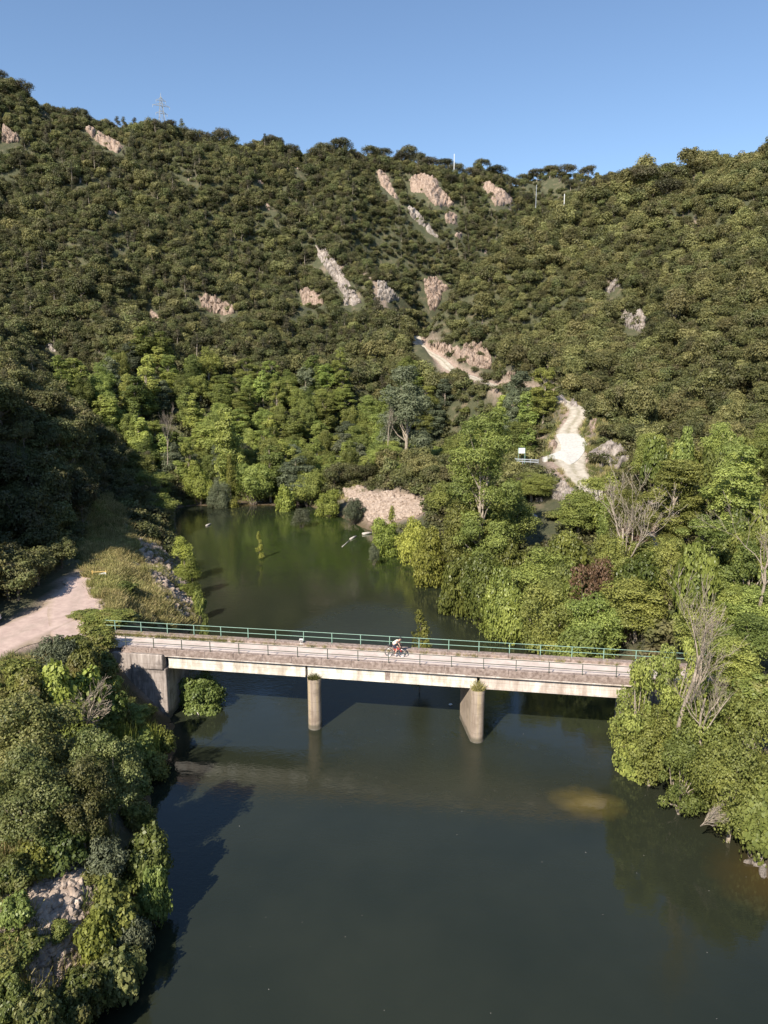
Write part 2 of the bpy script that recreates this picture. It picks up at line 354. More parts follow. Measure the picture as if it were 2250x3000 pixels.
# ---------------------------------------------------------------- foliage meshes (numpy)
def unit(v): return v/np.maximum(np.linalg.norm(v, axis=1, keepdims=True), 1e-9)
def _leaf_cloud(lobes, n, size, aspect=.6, seed=0, inner=.25, up=.25, spread=.9, jit=.18, fold=True):
    """small leaf faces lying on and in the lobes (cx,cy,cz,rx,ry,rz)"""
    r = np.random.default_rng(seed); L = np.asarray(lobes, float)
    a = (L[:, 3]*L[:, 4]*L[:, 5])**(2/3); k = r.choice(len(L), n, p=a/a.sum())
    d = unit(r.normal(size=(n, 3))); d[:, 2] = np.where((d[:, 2] < -.35) & (r.random(n) < .75), -d[:, 2], d[:, 2])
    rad = np.where(r.random(n) < inner, r.uniform(.35, .95, n), 1-np.abs(r.normal(0, jit*.5, n))+.10*r.random(n))
    bumpy = 1+.22*np.sin(d[:, 0]*5+k*1.7)*np.cos(d[:, 1]*6+k*2.3)+.16*np.sin(d[:, 2]*9+k)
    rad = rad*bumpy
    c = L[k, :3]+d*L[k, 3:6]*rad[:, None]
    N = unit(d/L[k, 3:6]*L[k, 3:6].mean(1)[:, None]+r.normal(size=(n, 3))*spread*.55+np.array([0, 0, up]))
    t = unit(np.cross(N, unit(r.normal(size=(n, 3))))); b = np.cross(N, t)
    s = size*r.uniform(.55, 1.35, n)[:, None]
    q = np.stack([c-t*s*.5, c+b*s*aspect*.5+N*s*.10, c+t*s*.5, c-b*s*aspect*.5+N*s*.10], 1).reshape(-1, 3)
    F = np.arange(4*n).reshape(-1, 4)
    lobe_t = r.random(len(L)); tint = np.clip(.45*lobe_t[k]+.55*r.random(n)+.10*(rad-.9), 0, 1)
    return q, F, np.repeat(tint, 4)
def tube_np(pts, rad, n=6):
    P = np.asarray(pts, float); m = len(P); V = []; u = None
    for i in range(m):
        t = P[min(i+1, m-1)]-P[max(i-1, 0)]; t /= np.linalg.norm(t)+1e-9
        if u is None: u = np.cross(t, [0.3, 1, 0.1]); 
        u = u-t*(u@t); u /= np.linalg.norm(u)+1e-9; v = np.cross(t, u)
        a = np.arange(n)*2*np.pi/n
        V.append(P[i]+(np.cos(a)[:, None]*u+np.sin(a)[:, None]*v)*rad[i])
    V = np.concatenate(V); F = []
    for i in range(m-1):
        for k in range(n): F.append((i*n+k, i*n+(k+1) % n, (i+1)*n+(k+1) % n, (i+1)*n+k))
    return V, np.array(F)
def join(parts):
    V = []; F = []; o = 0
    for v, f in parts: V.append(v); F.append(f+o); o += len(v)
    return np.concatenate(V), np.concatenate(F)
def limb(r, a, b, r0, r1, n=5, wob=.12, sides=6):
    a = np.array(a, float); b = np.array(b, float); t = np.linspace(0, 1, n)[:, None]
    L = np.linalg.norm(b-a); w = np.cumsum(r.normal(size=(n, 3))*wob*L/n, 0); w -= w*(1-t)*0+t*w[-1]*.8; w[0] = 0
    return tube_np(a+(b-a)*t+w, np.linspace(r0, r1, n), sides)
def branches(r, a, d, L, rad, depth, out, sides=5, up=.35, nb=(3, 5), spread=.7, minr=.010):
    """recursive bare branches"""
    d = d/np.linalg.norm(d); e = a+d*L; out.append(limb(r, a, e, rad, max(rad*.45, minr), 5, .14, sides))
    if depth == 0: return
    for k in range(r.integers(*nb)):
        t = r.uniform(.3, 1.0); q = a+(e-a)*t
        nd = d+unit(r.normal(size=(1, 3)))[0]*spread+np.array([0, 0, up])
        branches(r, q, nd, L*r.uniform(.45, .72), max(rad*(1-.5*t)*.55, minr), depth-1, out, max(3, sides-1), up, nb, spread, minr)
def lobes_ellipsoid(r, c, R3, k, rr, zmin=-.3):
    out = []
    for i in range(k):
        d = unit(r.normal(size=(1, 3)))[0]; d[2] = max(d[2], zmin+.3*r.random()) if d[2] < zmin else d[2]
        q = np.array(c)+d*np.array(R3)*r.uniform(.45, .86); s = rr*r.uniform(.65, 1.3)
        out.append((*q, s*r.uniform(.9, 1.2), s*r.uniform(.9, 1.2), s*r.uniform(.65, .95)))
    return out
MESHES = {}
def gen_tree(kind, seed, ql=1.0):
    """returns (crown V,F,tint,mat), (trunk V,F,mat), nominal height, nominal width"""
    r = np.random.default_rng(seed*131+sum(map(ord, kind)))
    def leaf_cloud(lb, n, size, *a, **k): return _leaf_cloud(lb, int(n*ql**1.75), size/ql, *a, **k)
    if kind in ('oak', 'oliveoak'):
        H, W = 6.0, 6.2; lb = lobes_ellipsoid(r, (0, 0, 3.3), (2.7, 2.7, 2.3), 19, 1.1)+[(0, 0, 2.9, 2.0, 2.0, 1.9)]
        cr = leaf_cloud(lb, 2900, .44, .6, seed, .18); m = L_OAK if kind == 'oak' else L_OLIVE
        tr = [limb(r, (0, 0, -1.5), (0, 0, 2.4), .22, .15)]+[limb(r, (0, 0, 1.6), (x, y, z), .12, .05) for x, y, z, *_ in lb[:5]]; bk = BARK
    elif kind in ('hoak', 'holive'):                                             # nearer holm oak with finer leaves
        H, W = 6.0, 6.2; lb = lobes_ellipsoid(r, (0, 0, 3.2), (2.8, 2.8, 2.5), 26, .90)+[(0, 0, 2.7, 1.9, 1.9, 1.8)]
        cr = leaf_cloud(lb, 7500, .29, .6, seed, .2); m = L_OAK if kind == 'hoak' else L_OLIVE
        tr = [limb(r, (0, 0, -1.5), (0, 0, 2.4), .22, .15)]+[limb(r, (0, 0, 1.6), (x, y, z), .12, .05) for x, y, z, *_ in lb[:7]]; bk = BARK
    elif kind == 'shrub':
        H, W = 1.8, 2.6; lb = lobes_ellipsoid(r, (0, 0, .7), (1.1, 1.1, .7), 9, .5)
        cr = leaf_cloud(lb, 420, .30, .55, seed, .25); m = L_OAK; tr = [limb(r, (0, 0, -.4), (0, 0, .8), .06, .03)]; bk = BARK
    elif kind == 'pine':                                             # umbrella pine
        H, W = 9.0, 8.5; lb = []
        for i in range(17):
            a = r.uniform(0, 2*np.pi); q = 3.3*math.sqrt(r.random()); s = r.uniform(1.1, 1.8)
            lb.append((q*math.cos(a), q*math.sin(a), 7.3-.16*q*q+r.uniform(-.5, .3), s, s, s*.85))
        cr = leaf_cloud(lb, 4200, .42, .45, seed, .2, .5); m = L_PINE
        tr = [limb(r, (0, 0, -2), (.2, .1, 4.6), .24, .17)]+[limb(r, (.1, .1, 4.2), (x*.8, y*.8, z-.3), .11, .04) for x, y, z, *_ in lb[:9]]; bk = BARK_P
    elif kind == 'conifer':                                          # thin greyish pine
        H, W = 8.0, 4.2; lb = []
        for i in range(16):
            z = r.uniform(2.2, 7.4); q = (8-z)*.30; a = r.uniform(0, 2*np.pi)
            lb.append((q*math.cos(a), q*math.sin(a), z, .8, .8, .45))
        cr = leaf_cloud(lb, 1500, .36, .4, seed, .3); m = L_PINE
        tr = [limb(r, (0, 0, -1.5), (.1, 0, 7.6), .15, .04)]+[limb(r, (0, 0, z-.3), (x, y, z), .05, .02, 3) for x, y, z, *_ in lb[:10]]; bk = BARK_P
    elif kind in ('poplar', 'greypoplar'):
        H, W = 15.0, 6.4; lb = []
        for i in range(42):
            z = r.uniform(2.0, 14.0); f = (1-((z-6.0)/9.0)**2) if z > 6 else .75+.25*(z-2)/4
            q = 2.3*max(f, .12)**.7*r.uniform(.3, 1); a = r.uniform(0, 2*np.pi); s = r.uniform(.7, 1.25)*(.55+.45*f)
            lb.append((q*math.cos(a), q*math.sin(a), z, s, s, s*1.15))
        cr = leaf_cloud(lb, 9500, .42, .7, seed, .18); m = L_POP if kind == 'poplar' else L_WILL
        tr = [limb(r, (0, 0, -1), (.2, 0, 13.5), .26, .05, 8, .05)]+[limb(r, (.05, 0, z*.7), (x, y, z), .08, .03, 4) for x, y, z, *_ in lb[:16]]; bk = BARK_P
    elif kind in ('ash', 'openash', 'flowertree'):                                 # broad riverside tree
        H, W = 10.0, 8.4; op = kind == 'openash'
        lb = lobes_ellipsoid(r, (0, 0, 5.4), (3.6, 3.6, 4.3), 38 if op else 48, .80 if op else .95, -.7)
        if not op: lb += [(0, 0, 5, 2.0, 2.0, 2.6)]
        cr = leaf_cloud(lb, 24000 if not op else 18000, .205, .65, seed, .18, .3); m = L_FLOW if kind == 'flowertree' else L_ASH
        tr = [limb(r, (0, 0, -1.5), (.2, .1, 5), .24, .16, 6, .08)]+[limb(r, (.1, .05, 2.4+.1*i), (x, y, z), .10, .03, 6) for i, (x, y, z, *_) in enumerate(lb[:18])]; bk = BARK_P
    elif kind == 'tall':                                             # tall loose riverside tree with showing limbs
        H, W = 18.0, 9.0; lb = []
        for i in range(60):
            z = r.uniform(3, 17.3); f = max(.15, 1-((z-9.5)/9)**2); q = 3.6*f**.6*r.uniform(.25, 1); a = r.uniform(0, 2*np.pi); s = r.uniform(.7, 1.2)
            lb.append((q*math.cos(a), q*math.sin(a), z, s*1.1, s*1.1, s*.8))
        cr = leaf_cloud(lb, 30000, .28, .6, seed, .2, .3); m = L_ASH
        tr = [limb(r, (0, 0, -1), (.3, 0, 15), .30, .06, 9, .05, 8)]+[limb(r, (.1, 0, z*.72), (x, y, z), .10, .03, 5) for x, y, z, *_ in lb[:30]]; bk = BARK_P
    elif kind in ('bush', 'willow', 'bramble', 'yellow', 'fig', 'rust', 'flower', 'vine'):
        par = dict(bush=(L_ASH, .24, 5200, 26, .50), willow=(L_WILL, .22, 5200, 26, .45), bramble=(L_BRAM, .20, 7500, 34, .42), yellow=(L_YEL, .26, 4200, 24, .5),
                   fig=(L_FIG, .25, 6500, 28, .5), rust=(L_RED, .22, 1700, 20, .42), flower=(L_FLOW, .25, 7500, 34, .45), vine=(L_VINE, .24, 7000, 30, .5))[kind]
        H, W = 3.0, 4.0; lb = lobes_ellipsoid(r, (0, 0, 1.35), (1.6, 1.6, 1.25), par[3], par[4], -.6)
        if kind not in ('rust',): lb += [(0, 0, 1.2, 1.2, 1.2, 1.0)]
        asp = .35 if kind == 'willow' else .75
        cr = leaf_cloud(lb, par[2], par[1], asp, seed, .15, .35); m = par[0]
        tr = [limb(r, (0, 0, -.5), (x*.9, y*.9, z), .05, .015) for x, y, z, *_ in lb[:10]]; bk = BARK
    elif kind == 'sapling':
        H, W = 4.0, 1.7; lb = []
        for i in range(16):
            z = r.uniform(.3, 3.7); f = 1-.75*z/4; a = r.uniform(0, 2*np.pi)
            lb.append((.55*f*math.cos(a), .55*f*math.sin(a), z, .46*f+.12, .46*f+.12, .38))
        cr = leaf_cloud(lb, 2400, .17, .7, seed, .2, .4); m = L_YEL
        tr = [limb(r, (0, 0, -1), (0, 0, 3.7), .05, .015)]; bk = BARK
    elif kind == 'cane':                                             # upright reeds and young willows
        H, W = 2.6, 2.6; n = 900; c = r.normal(size=(n, 3))*(.5, .5, 0); h = r.uniform(.8, 2.6, n)
        base = c.copy(); t = unit(np.c_[r.normal(size=(n, 2))*.22, np.ones(n)]); sidev = unit(np.cross(t, r.normal(size=(n, 3))))
        q = np.stack([base, base+t*h[:, None]*.5+sidev*.05, base+t*h[:, None], base+t*h[:, None]*.5-sidev*.05], 1).reshape(-1, 3)
        lb = [(0, 0, 1.4, .8, .8, .8)]; l2 = leaf_cloud(lb, 700, .22, .3, seed, .6, .2)
        V, F = join([(q, np.arange(4*n).reshape(-1, 4)), (l2[0], l2[1])]); cr = (V, F, np.r_[np.repeat(r.random(n), 4), l2[2]]); m = L_YEL
        tr = [limb(r, (0, 0, -.5), (0, 0, 1.5), .03, .01)]; bk = BARK
    elif kind == 'dead':
        H, W = 9.0, 5.0; out = []
        branches(r, np.array([0, 0, -1.]), np.array([.10, 0, 1]), 6.2, .17, 4, out, 6, .42, (3, 6), .74, .010)
        V, F = join(out); return None, (V, F, BARK_P), H, W
    elif kind == 'deadbush':
        H, W = 3.0, 3.0; out = []
        for k in range(6): branches(r, np.array([0, 0, -.3]), np.array([*r.normal(size=2)*.6, 1.]), 1.6, .05, 3, out, 4, .25, (3, 5), .7, .008)
        V, F = join(out); return None, (V, F, BARK_P), H, W
    V, F = join(tr)
    return (*cr, m), (V, F, bk), H, W
def variant(kind, seed, q=1.0):
    k = (kind, seed, q)
    if k not in MESHES:
        cr, tr, H, W = gen_tree(kind, seed, q)
        mc = np_mesh('crown', cr[0], cr[1], cr[3], attrs={'tint': cr[2]}) if cr else None
        mt = np_mesh('trunk', tr[0], tr[1], tr[2], True)
        MESHES[k] = (mc, mt, H, W)
    return MESHES[k]
def merged_variant(kind, seed):
    k = (kind, seed, 'm')
    if k not in MESHES:
        cr, tr, H, W = gen_tree(kind, seed)
        V, F = join([(cr[0], cr[1]), (tr[0], tr[1])])
        MESHES[k] = (np_mesh(kind, V, F, attrs={'tint': np.r_[cr[2], np.zeros(len(tr[0]))]}, mats=[cr[3], tr[2]],
                             midx=np.r_[np.zeros(len(cr[1])), np.ones(len(tr[1]))]), H, W)
    return MESHES[k]
def tree(name, kind, seed, x, y, z, h, wd, label, cat, group=None, rz=None, tilt=(0, 0)):
    W0 = dict(flowertree=8.4, ash=8.4, openash=8.4, tall=9.0, poplar=6.4, greypoplar=6.4, sapling=1.7, oak=6.2, hoak=6.2, holive=6.2, pine=8.5, conifer=4.2, cane=2.6, dead=5.0, deadbush=3.0).get(kind, 4.0)
    sc_ = wd/W0; q = 1.0 if sc_ < 1.15 else (1.6 if sc_ < 1.6 else (2.2 if sc_ < 2.1 else 2.8))
    mc, mt, H, W = variant(kind, seed, q if kind not in ('dead', 'deadbush', 'hoak', 'holive', 'oak', 'pine', 'cane') else 1.0)
    o = empty(name, (x, y, z), label=label, cat=cat, group=group)
    o.rotation_euler = (tilt[0], tilt[1], rng.uniform(0, 6.28) if rz is None else rz); o.scale = (wd/W, wd/W, h/H)
    link_mesh('trunk' if kind not in ('bush', 'willow', 'bramble', 'yellow', 'fig', 'rust', 'flower', 'vine', 'cane', 'deadbush') else 'stems', mt, o)
    if mc: link_mesh('crown' if kind not in ('bush', 'willow', 'bramble', 'yellow', 'fig', 'rust', 'flower', 'vine', 'cane') else 'foliage', mc, o)
    return o
def scatter(name, P, S, variants, label=None, cat=None, rot=None, kind='stuff', seed=1):
    """one object: points that carry one of a few meshes each (only for what nobody could count)"""
    me = bpy.data.meshes.new(name); me.vertices.add(len(P)); me.vertices.foreach_set('co', np.asarray(P, np.float32).ravel())
    r = np.random.default_rng(seed); n = len(P)
    def at(nm, ty, data, fld='value'): a = me.attributes.new(nm, ty, 'POINT'); a.data.foreach_set(fld, data)
    S = np.asarray(S, np.float32); S = np.repeat(S[:, None], 3, 1) if S.ndim == 1 else S
    at('sc', 'FLOAT_VECTOR', S.ravel(), 'vector')
    rt = np.c_[r.normal(0, .06, (n, 2)), r.uniform(0, 6.28, n)].astype(np.float32) if rot is None else rot.astype(np.float32)
    at('rt', 'FLOAT_VECTOR', rt.ravel(), 'vector'); at('vi', 'INT', r.integers(0, len(variants), n).astype(np.int32))
    o = link_mesh(name, me); tag(o, label, cat, None, kind)
    ng = bpy.data.node_groups.new(name, 'GeometryNodeTree')
    ng.interface.new_socket('Geometry', in_out='INPUT', socket_type='NodeSocketGeometry'); ng.interface.new_socket('Geometry', in_out='OUTPUT', socket_type='NodeSocketGeometry')
    N = ng.nodes; gi = N.new('NodeGroupInput'); go = N.new('NodeGroupOutput'); j = N.new('GeometryNodeJoinGeometry')
    for v in variants:
        vo = bpy.data.objects.new(name+'_source', v); oi = N.new('GeometryNodeObjectInfo'); oi.inputs['Object'].default_value = vo
        oi.inputs['As Instance'].default_value = True; ng.links.new(oi.outputs['Geometry'], j.inputs[0])
    ip = N.new('GeometryNodeInstanceOnPoints'); ip.inputs['Pick Instance'].default_value = True
    def na(nm, ty): a = N.new('GeometryNodeInputNamedAttribute'); a.data_type = ty; a.inputs[0].default_value = nm; return a.outputs[0]
    ng.links.new(gi.outputs[0], ip.inputs['Points']); ng.links.new(j.outputs[0], ip.inputs['Instance'])
    ng.links.new(na('vi', 'INT'), ip.inputs['Instance Index'])
    e = N.new('FunctionNodeEulerToRotation'); ng.links.new(na('rt', 'FLOAT_VECTOR'), e.inputs[0]); ng.links.new(e.outputs[0], ip.inputs['Rotation'])
    ng.links.new(na('sc', 'FLOAT_VECTOR'), ip.inputs['Scale']); ng.links.new(ip.outputs[0], go.inputs[0])
    md = o.modifiers.new('scatter', 'NODES'); md.node_group = ng
    return o
# ---------------------------------------------------------------- ground, water, roads
def poly_w(pts, z=None, Y=None): return np.array([hit(*p)[:2] for p in pts])
GRASS_PX = [(245,1690),(240,1600),(270,1500),(300,1455),(340,1460),(385,1545),(415,1640),(445,1720),(500,1790),(560,1840),(470,1850),(330,1800),(280,1760)]
BANKROCK_PX = [(395,1580),(440,1590),(500,1640),(545,1700),(572,1835),(520,1800),(440,1720),(420,1650)]
RIP_PX = [(1000,1434),(1050,1425),(1110,1450),(1180,1453),(1240,1472),(1235,1508),(1130,1540),(1085,1532),(1040,1482)]
LOW_PX = [(70,2590),(110,2555),(170,2535),(230,2570),(245,2640),(235,2700),(230,2790),(150,2870),(60,2890),(60,2810),(130,2750),(90,2660)]
GRASS_W, BANK_W, RIP_W, LOW_W = (poly_w(p) for p in (GRASS_PX, BANKROCK_PX, RIP_PX, LOW_PX))
tx, ty = GP[:, 0], GP[:, 1]
def soft(poly, w=1.5): return 1-sstep(sdist_poly(GP, poly), -w*.3, w)
a_grass = soft(GRASS_W, 3); a_rock = np.maximum.reduce([soft(BANK_W, 1.5), soft(RIP_W, 2), soft(LOW_W, 1.5)])
sdw = sdist_poly(GP, WPOLY); a_mud = 1-sstep(sdw, .2, 1.6)
dT, _, hwT = seg_dist(GP, TRACK); dG, _, hwG = seg_dist(GP, GRAVEL); dG2, _, hwG2 = seg_dist(GP, GRAVEL2)
a_cut = np.maximum((1-sstep(dT-hwT, 0, 3.2)), (1-sstep(np.minimum(dG-hwG, dG2-hwG2), 0, 1.2)))
a_cut = np.maximum(a_cut, sstep(fbm(tx, ty, 1/9., 3, 21), .48, .66)*.7)
m, nt, b = new_mat('ground_soil')
base = ramp(nt, [(.3,(.045,.055,.025)),(.55,(.085,.085,.042)),(.74,(.20,.155,.10))], noise_fac(nt, .35, 8, .7))
c = mixc(nt, base, ramp(nt, [(.3,(.12,.13,.05)),(.5,(.24,.21,.10)),(.7,(.36,.28,.17))], noise_fac(nt, .5, 8, .7)), attr(nt, 'grass'))
rockc = ramp(nt, [(.3,(.20,.14,.11)),(.5,(.42,.31,.25)),(.7,(.55,.44,.37))], noise_fac(nt, 1.1, 10, .75))
c = mixc(nt, c, rockc, attr(nt, 'cut')); c = mixc(nt, c, rockc, attr(nt, 'rock'))
c = mixc(nt, c, (.13,.095,.055), attr(nt, 'mud'))
nt.links.new(c, b.inputs['Base Color']); b.inputs['Roughness'].default_value = .95
bump(nt, b, noise_fac(nt, 1.6, 8, .75), .9, .5)
me = np_mesh('ground', TV, TF, m, True, attrs=dict(grass=a_grass, rock=a_rock, cut=a_cut, mud=a_mud))
tag(link_mesh('ground', me), kind='structure')
# water
m, nt, b = new_mat('river_water')
geo = nt.nodes.new('ShaderNodeNewGeometry'); pos = geo.outputs['Position']
col = ramp(nt, [(.35,(.017,.021,.013)),(.65,(.025,.029,.018))], noise_fac(nt, .06, 4, .6))
def blob(cx, cy, rx, ry, rz=0, warp=1.2, lo=1.15, hi=.6):
    mp = nt.nodes.new('ShaderNodeMapping'); mp.vector_type = 'TEXTURE'; mp.inputs['Location'].default_value = (cx, cy, 0)
    mp.inputs['Rotation'].default_value = (0, 0, rz); mp.inputs['Scale'].default_value = (rx, ry, 1)
    nz = nt.nodes.new('ShaderNodeTexNoise'); nz.inputs['Scale'].default_value = .8; nz.inputs['Detail'].default_value = 4; nt.links.new(pos, nz.inputs['Vector'])
    ad = nt.nodes.new('ShaderNodeVectorMath'); ad.operation = 'MULTIPLY_ADD'; ad.inputs[1].default_value = (warp*.8,)*3; nt.links.new(nz.outputs['Color'], ad.inputs[0])
    sb = nt.nodes.new('ShaderNodeVectorMath'); sb.operation = 'SUBTRACT'; sb.inputs[1].default_value = (warp*.4,)*3; nt.links.new(pos, sb.inputs[0]); nt.links.new(sb.outputs[0], ad.inputs[2])
    nt.links.new(ad.outputs[0], mp.inputs[0]); l = nt.nodes.new('ShaderNodeVectorMath'); l.operation = 'LENGTH'; nt.links.new(mp.outputs[0], l.inputs[0])
    return mapr(nt, l.outputs['Value'], lo, hi)
col = mixc(nt, col, (.026,.040,.010), blob(-3, 128, 30, 34, 0, 8, 1.2, .7))  # green of the mirrored valley trees, painted into the upstream water colour
sx, sy, _ = at_z(1720, 2350)
col = mixc(nt, col, (.105,.080,.018), blob(sx, sy-.1, 1.7, 1.25, -.3, 2.2, 1.7, 0))
qx, qy, _ = at_z(2270, 2580)
col = mixc(nt, col, (.055,.040,.014), blob(qx, qy, 3.2, 3.2, 0, 2.0, 1.3, .2))
qx, qy, _ = at_z(2230, 2420)
col = mixc(nt, col, (.038,.032,.015), blob(qx, qy, 3.5, 2.0, 0, 2.0, 1.3, .3))
qx, qy, _ = at_z(680, 1476)
col = mixc(nt, col, (.10,.075,.035), blob(qx, qy, 20, 3.5, .0, 3.0, 1.2, .5))
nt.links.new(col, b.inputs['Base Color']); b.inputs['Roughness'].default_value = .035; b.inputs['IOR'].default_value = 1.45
mp = nt.nodes.new('ShaderNodeMapping'); mp.inputs['Scale'].default_value = (1.0, 1.7, 1); mp.inputs['Rotation'].default_value = (0, 0, .35); nt.links.new(pos, mp.inputs[0])
f1 = noise_fac(nt, 3.2, 3, .55, mp.outputs[0]); msk = mapr(nt, noise_fac(nt, .045, 3, .5, None, 1.0), .38, .62, .25, 1.0)
mu = nt.nodes.new('ShaderNodeMath'); mu.operation = 'MULTIPLY'; nt.links.new(f1, mu.inputs[0]); nt.links.new(msk, mu.inputs[1])
f2 = noise_fac(nt, .9, 2, .5, mp.outputs[0]); ad2 = nt.nodes.new('ShaderNodeMath'); ad2.operation = 'MULTIPLY_ADD'; ad2.inputs[1].default_value = .8; nt.links.new(f2, ad2.inputs[0]); nt.links.new(mu.outputs[0], ad2.inputs[2])
mxn = nt.nodes.new('ShaderNodeMath'); mxn.operation = 'MAXIMUM'; nt.links.new(blob(-.5, 69, 11, 20, .10, 3.0, 1.12, .85), mxn.inputs[0]); nt.links.new(blob(6, 49.0, 13, 5.5, -.12, 3.0, 1.1, .7), mxn.inputs[1]); wind = mxn.outputs[0]
nt.links.new(mapr(nt, wind, 0, 1, .03, .30), b.inputs['Roughness'])
mw = nt.nodes.new('ShaderNodeMath'); mw.operation = 'MULTIPLY'; nt.links.new(ad2.outputs[0], mw.inputs[0]); nt.links.new(mapr(nt, wind, 0, 1, 1.0, 3.0), mw.inputs[1])
bump(nt, b, mw.outputs[0], .30, .035)
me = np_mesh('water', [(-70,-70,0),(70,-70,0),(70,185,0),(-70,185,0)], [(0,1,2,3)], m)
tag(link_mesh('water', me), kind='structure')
# tracks
def ribbon(name, path, mat, lift=.05, cross=13, wob=.25):
    P = path; V = []; n = len(P)
    for i in range(n):
        t = P[min(i+1, n-1), :2]-P[max(i-1, 0), :2]; t /= np.linalg.norm(t)+1e-9; nn = np.array([-t[1], t[0]])
        for k in range(cross):
            u = -1+2*k/(cross-1); e = P[i, 3]*u*(1+(wob*.35*math.sin(i*1.3+k)+wob*.3*math.sin(i*.57+3*k) if abs(u) == 1 else 0))
            q = P[i, :2]+nn*e; V.append((q[0], q[1], P[i, 2]+lift-(.10 if abs(u) == 1 else 0)))
    F = [(i*cross+k, i*cross+k+1, (i+1)*cross+k+1, (i+1)*cross+k) for i in range(n-1) for k in range(cross-1)]
    o = link_mesh(name, np_mesh(name, V, F, mat, True, attrs={'across': np.tile(np.abs(np.linspace(-1, 1, cross)), n)})); tag(o, kind='structure'); return o
M_TRACK = mat_noise('pale_gravel', (.36,.32,.25), (.56,.50,.41), .8, rough=.95, bscale=9, bstr=.35)
M_PINK = mat_noise('pink_gravel', (.42,.31,.27), (.56,.43,.37), 1.2, rough=.95, bscale=12, bstr=.3)
def rutted(m, centre):
    nt = m.node_tree; b = nt.nodes['Principled BSDF']; src = b.inputs['Base Color'].links[0].from_socket
    a = attr(nt, 'across'); nz = mapr(nt, noise_fac(nt, 1.3, 5, .7), .35, .65)
    mid = nt.nodes.new('ShaderNodeMath'); mid.operation = 'MULTIPLY'; nt.links.new(mapr(nt, a, .30, .08), mid.inputs[0]); nt.links.new(nz, mid.inputs[1])
    c = mixc(nt, src, centre, mid.outputs[0])
    ed = nt.nodes.new('ShaderNodeMath'); ed.operation = 'MULTIPLY'; nt.links.new(mapr(nt, a, .70, .98), ed.inputs[0]); nt.links.new(mapr(nt, nz, 0, 1, .4, 1), ed.inputs[1])
    nt.links.new(mixc(nt, c, (.24,.19,.12), ed.outputs[0]), b.inputs['Base Color'])
rutted(M_TRACK, (.25,.22,.14)); rutted(M_PINK, (.40,.31,.26))
M_CONC = mat_noise('white_concrete_slab', (.44,.42,.38), (.60,.58,.53), 2.2, rough=.8, bstr=.1)
ribbon('track', TRACK, M_TRACK, .06)
ribbon('gravel_lane', GRAVEL[:-6], M_PINK, .06); ribbon('gravel_yard', np.r_[GRAVEL[17:], ], M_PINK, .064); ribbon('gravel_lane_end', GRAVEL2, M_PINK, .068)
# concrete slab on the track, follows the ground of the track
mb = MB(); cs = [(x, y, float(seg_dist(np.array([[x, y]]), TRACK)[1][0])) for x, y in WHITE]
vs = [mb.bm.verts.new((x, y, z+.14)) for x, y, z in cs]; vl = [mb.bm.verts.new((x, y, z-.5)) for x, y, z in cs]; n = len(vs)
cx, cy = WHITE.mean(0); cv = mb.bm.verts.new((cx, cy, float(seg_dist(np.array([[cx, cy]]), TRACK)[1][0])+.16))
for k in range(n): mb.bm.faces.new((vs[k], vs[(k+1) % n], cv)); mb.bm.faces.new((vl[k], vl[(k+1) % n], vs[(k+1) % n], vs[k]))
tag(mb.build('concrete_apron', M_CONC), kind='structure')
# ---------------------------------------------------------------- bridge
M_DECK = mat_noise('deck_dust', (.50,.41,.36), (.66,.57,.51), .9, (.72,.64,.58), rough=.95, bscale=14, bstr=.2)
M_KERB = mat_noise('lichened_concrete', (.17,.125,.105), (.40,.32,.28), 3.5, (.50,.43,.39), rough=.95, bscale=16, bstr=.8)
def stained(name, c1, c2, c3, zs=.25, hs=2.2):
    m, nt, b = new_mat(name); g = nt.nodes.new('ShaderNodeNewGeometry')
    mp = nt.nodes.new('ShaderNodeMapping'); mp.inputs['Scale'].default_value = (hs, hs, zs); nt.links.new(g.outputs['Position'], mp.inputs[0])
    f = noise_fac(nt, 1.0, 8, .7, mp.outputs[0]); f2 = noise_fac(nt, .8, 6, .6)
    c = ramp(nt, [(.34, c1), (.5, c2), (.66, c3)], f); c = mixc(nt, c, mixc(nt, c, c1, .6), mapr(nt, f2, .5, .62))
    sp = nt.nodes.new('ShaderNodeSeparateXYZ'); nt.links.new(g.outputs['Position'], sp.inputs[0])
    wz = nt.nodes.new('ShaderNodeMath'); wz.operation = 'PINGPONG'; wz.inputs[1].default_value = .42; nt.links.new(sp.outputs['Z'], wz.inputs[0])
    c = mixc(nt, mixc(nt, c, (.10,.085,.07), .55), c, mapr(nt, wz.outputs[0], 0, .022))           # formwork joints
    wl = nt.nodes.new('ShaderNodeMath'); wl.operation = 'MULTIPLY_ADD'; wl.inputs[1].default_value = .9; nt.links.new(f2, wl.inputs[0]); nt.links.new(sp.outputs['Z'], wl.inputs[2])
    c = mixc(nt, (.085,.080,.055), c, mapr(nt, wl.outputs[0], .75, 1.05, .25, 1))                 # dark band left by the water
    nt.links.new(c, b.inputs['Base Color']); b.inputs['Roughness'].default_value = .9
    bump(nt, b, noise_fac(nt, 9, 6, .7), .35, .04); return m
M_ABUT = stained('weathered_concrete', (.12,.10,.09), (.34,.29,.26), (.52,.46,.42))
M_PIER = stained('pier_concrete', (.22,.17,.13), (.38,.31,.25), (.46,.36,.20), .12, 3)
M_GIRD = stained('girder_concrete', (.42,.36,.29), (.70,.66,.58), (.80,.78,.72), .25, 1.1)
M_GIRD2 = stained('stained_girder_concrete', (.36,.29,.24), (.58,.50,.44), (.76,.72,.66), .15, 1.6)
M_GREEN = mat_noise('green_paint', (.20,.34,.27), (.27,.42,.34), 5, rough=.5, bstr=.05)
M_DULL = mat_noise('dull_green_steel', (.045,.06,.045), (.09,.10,.075), 5, rough=.8, bstr=.1)
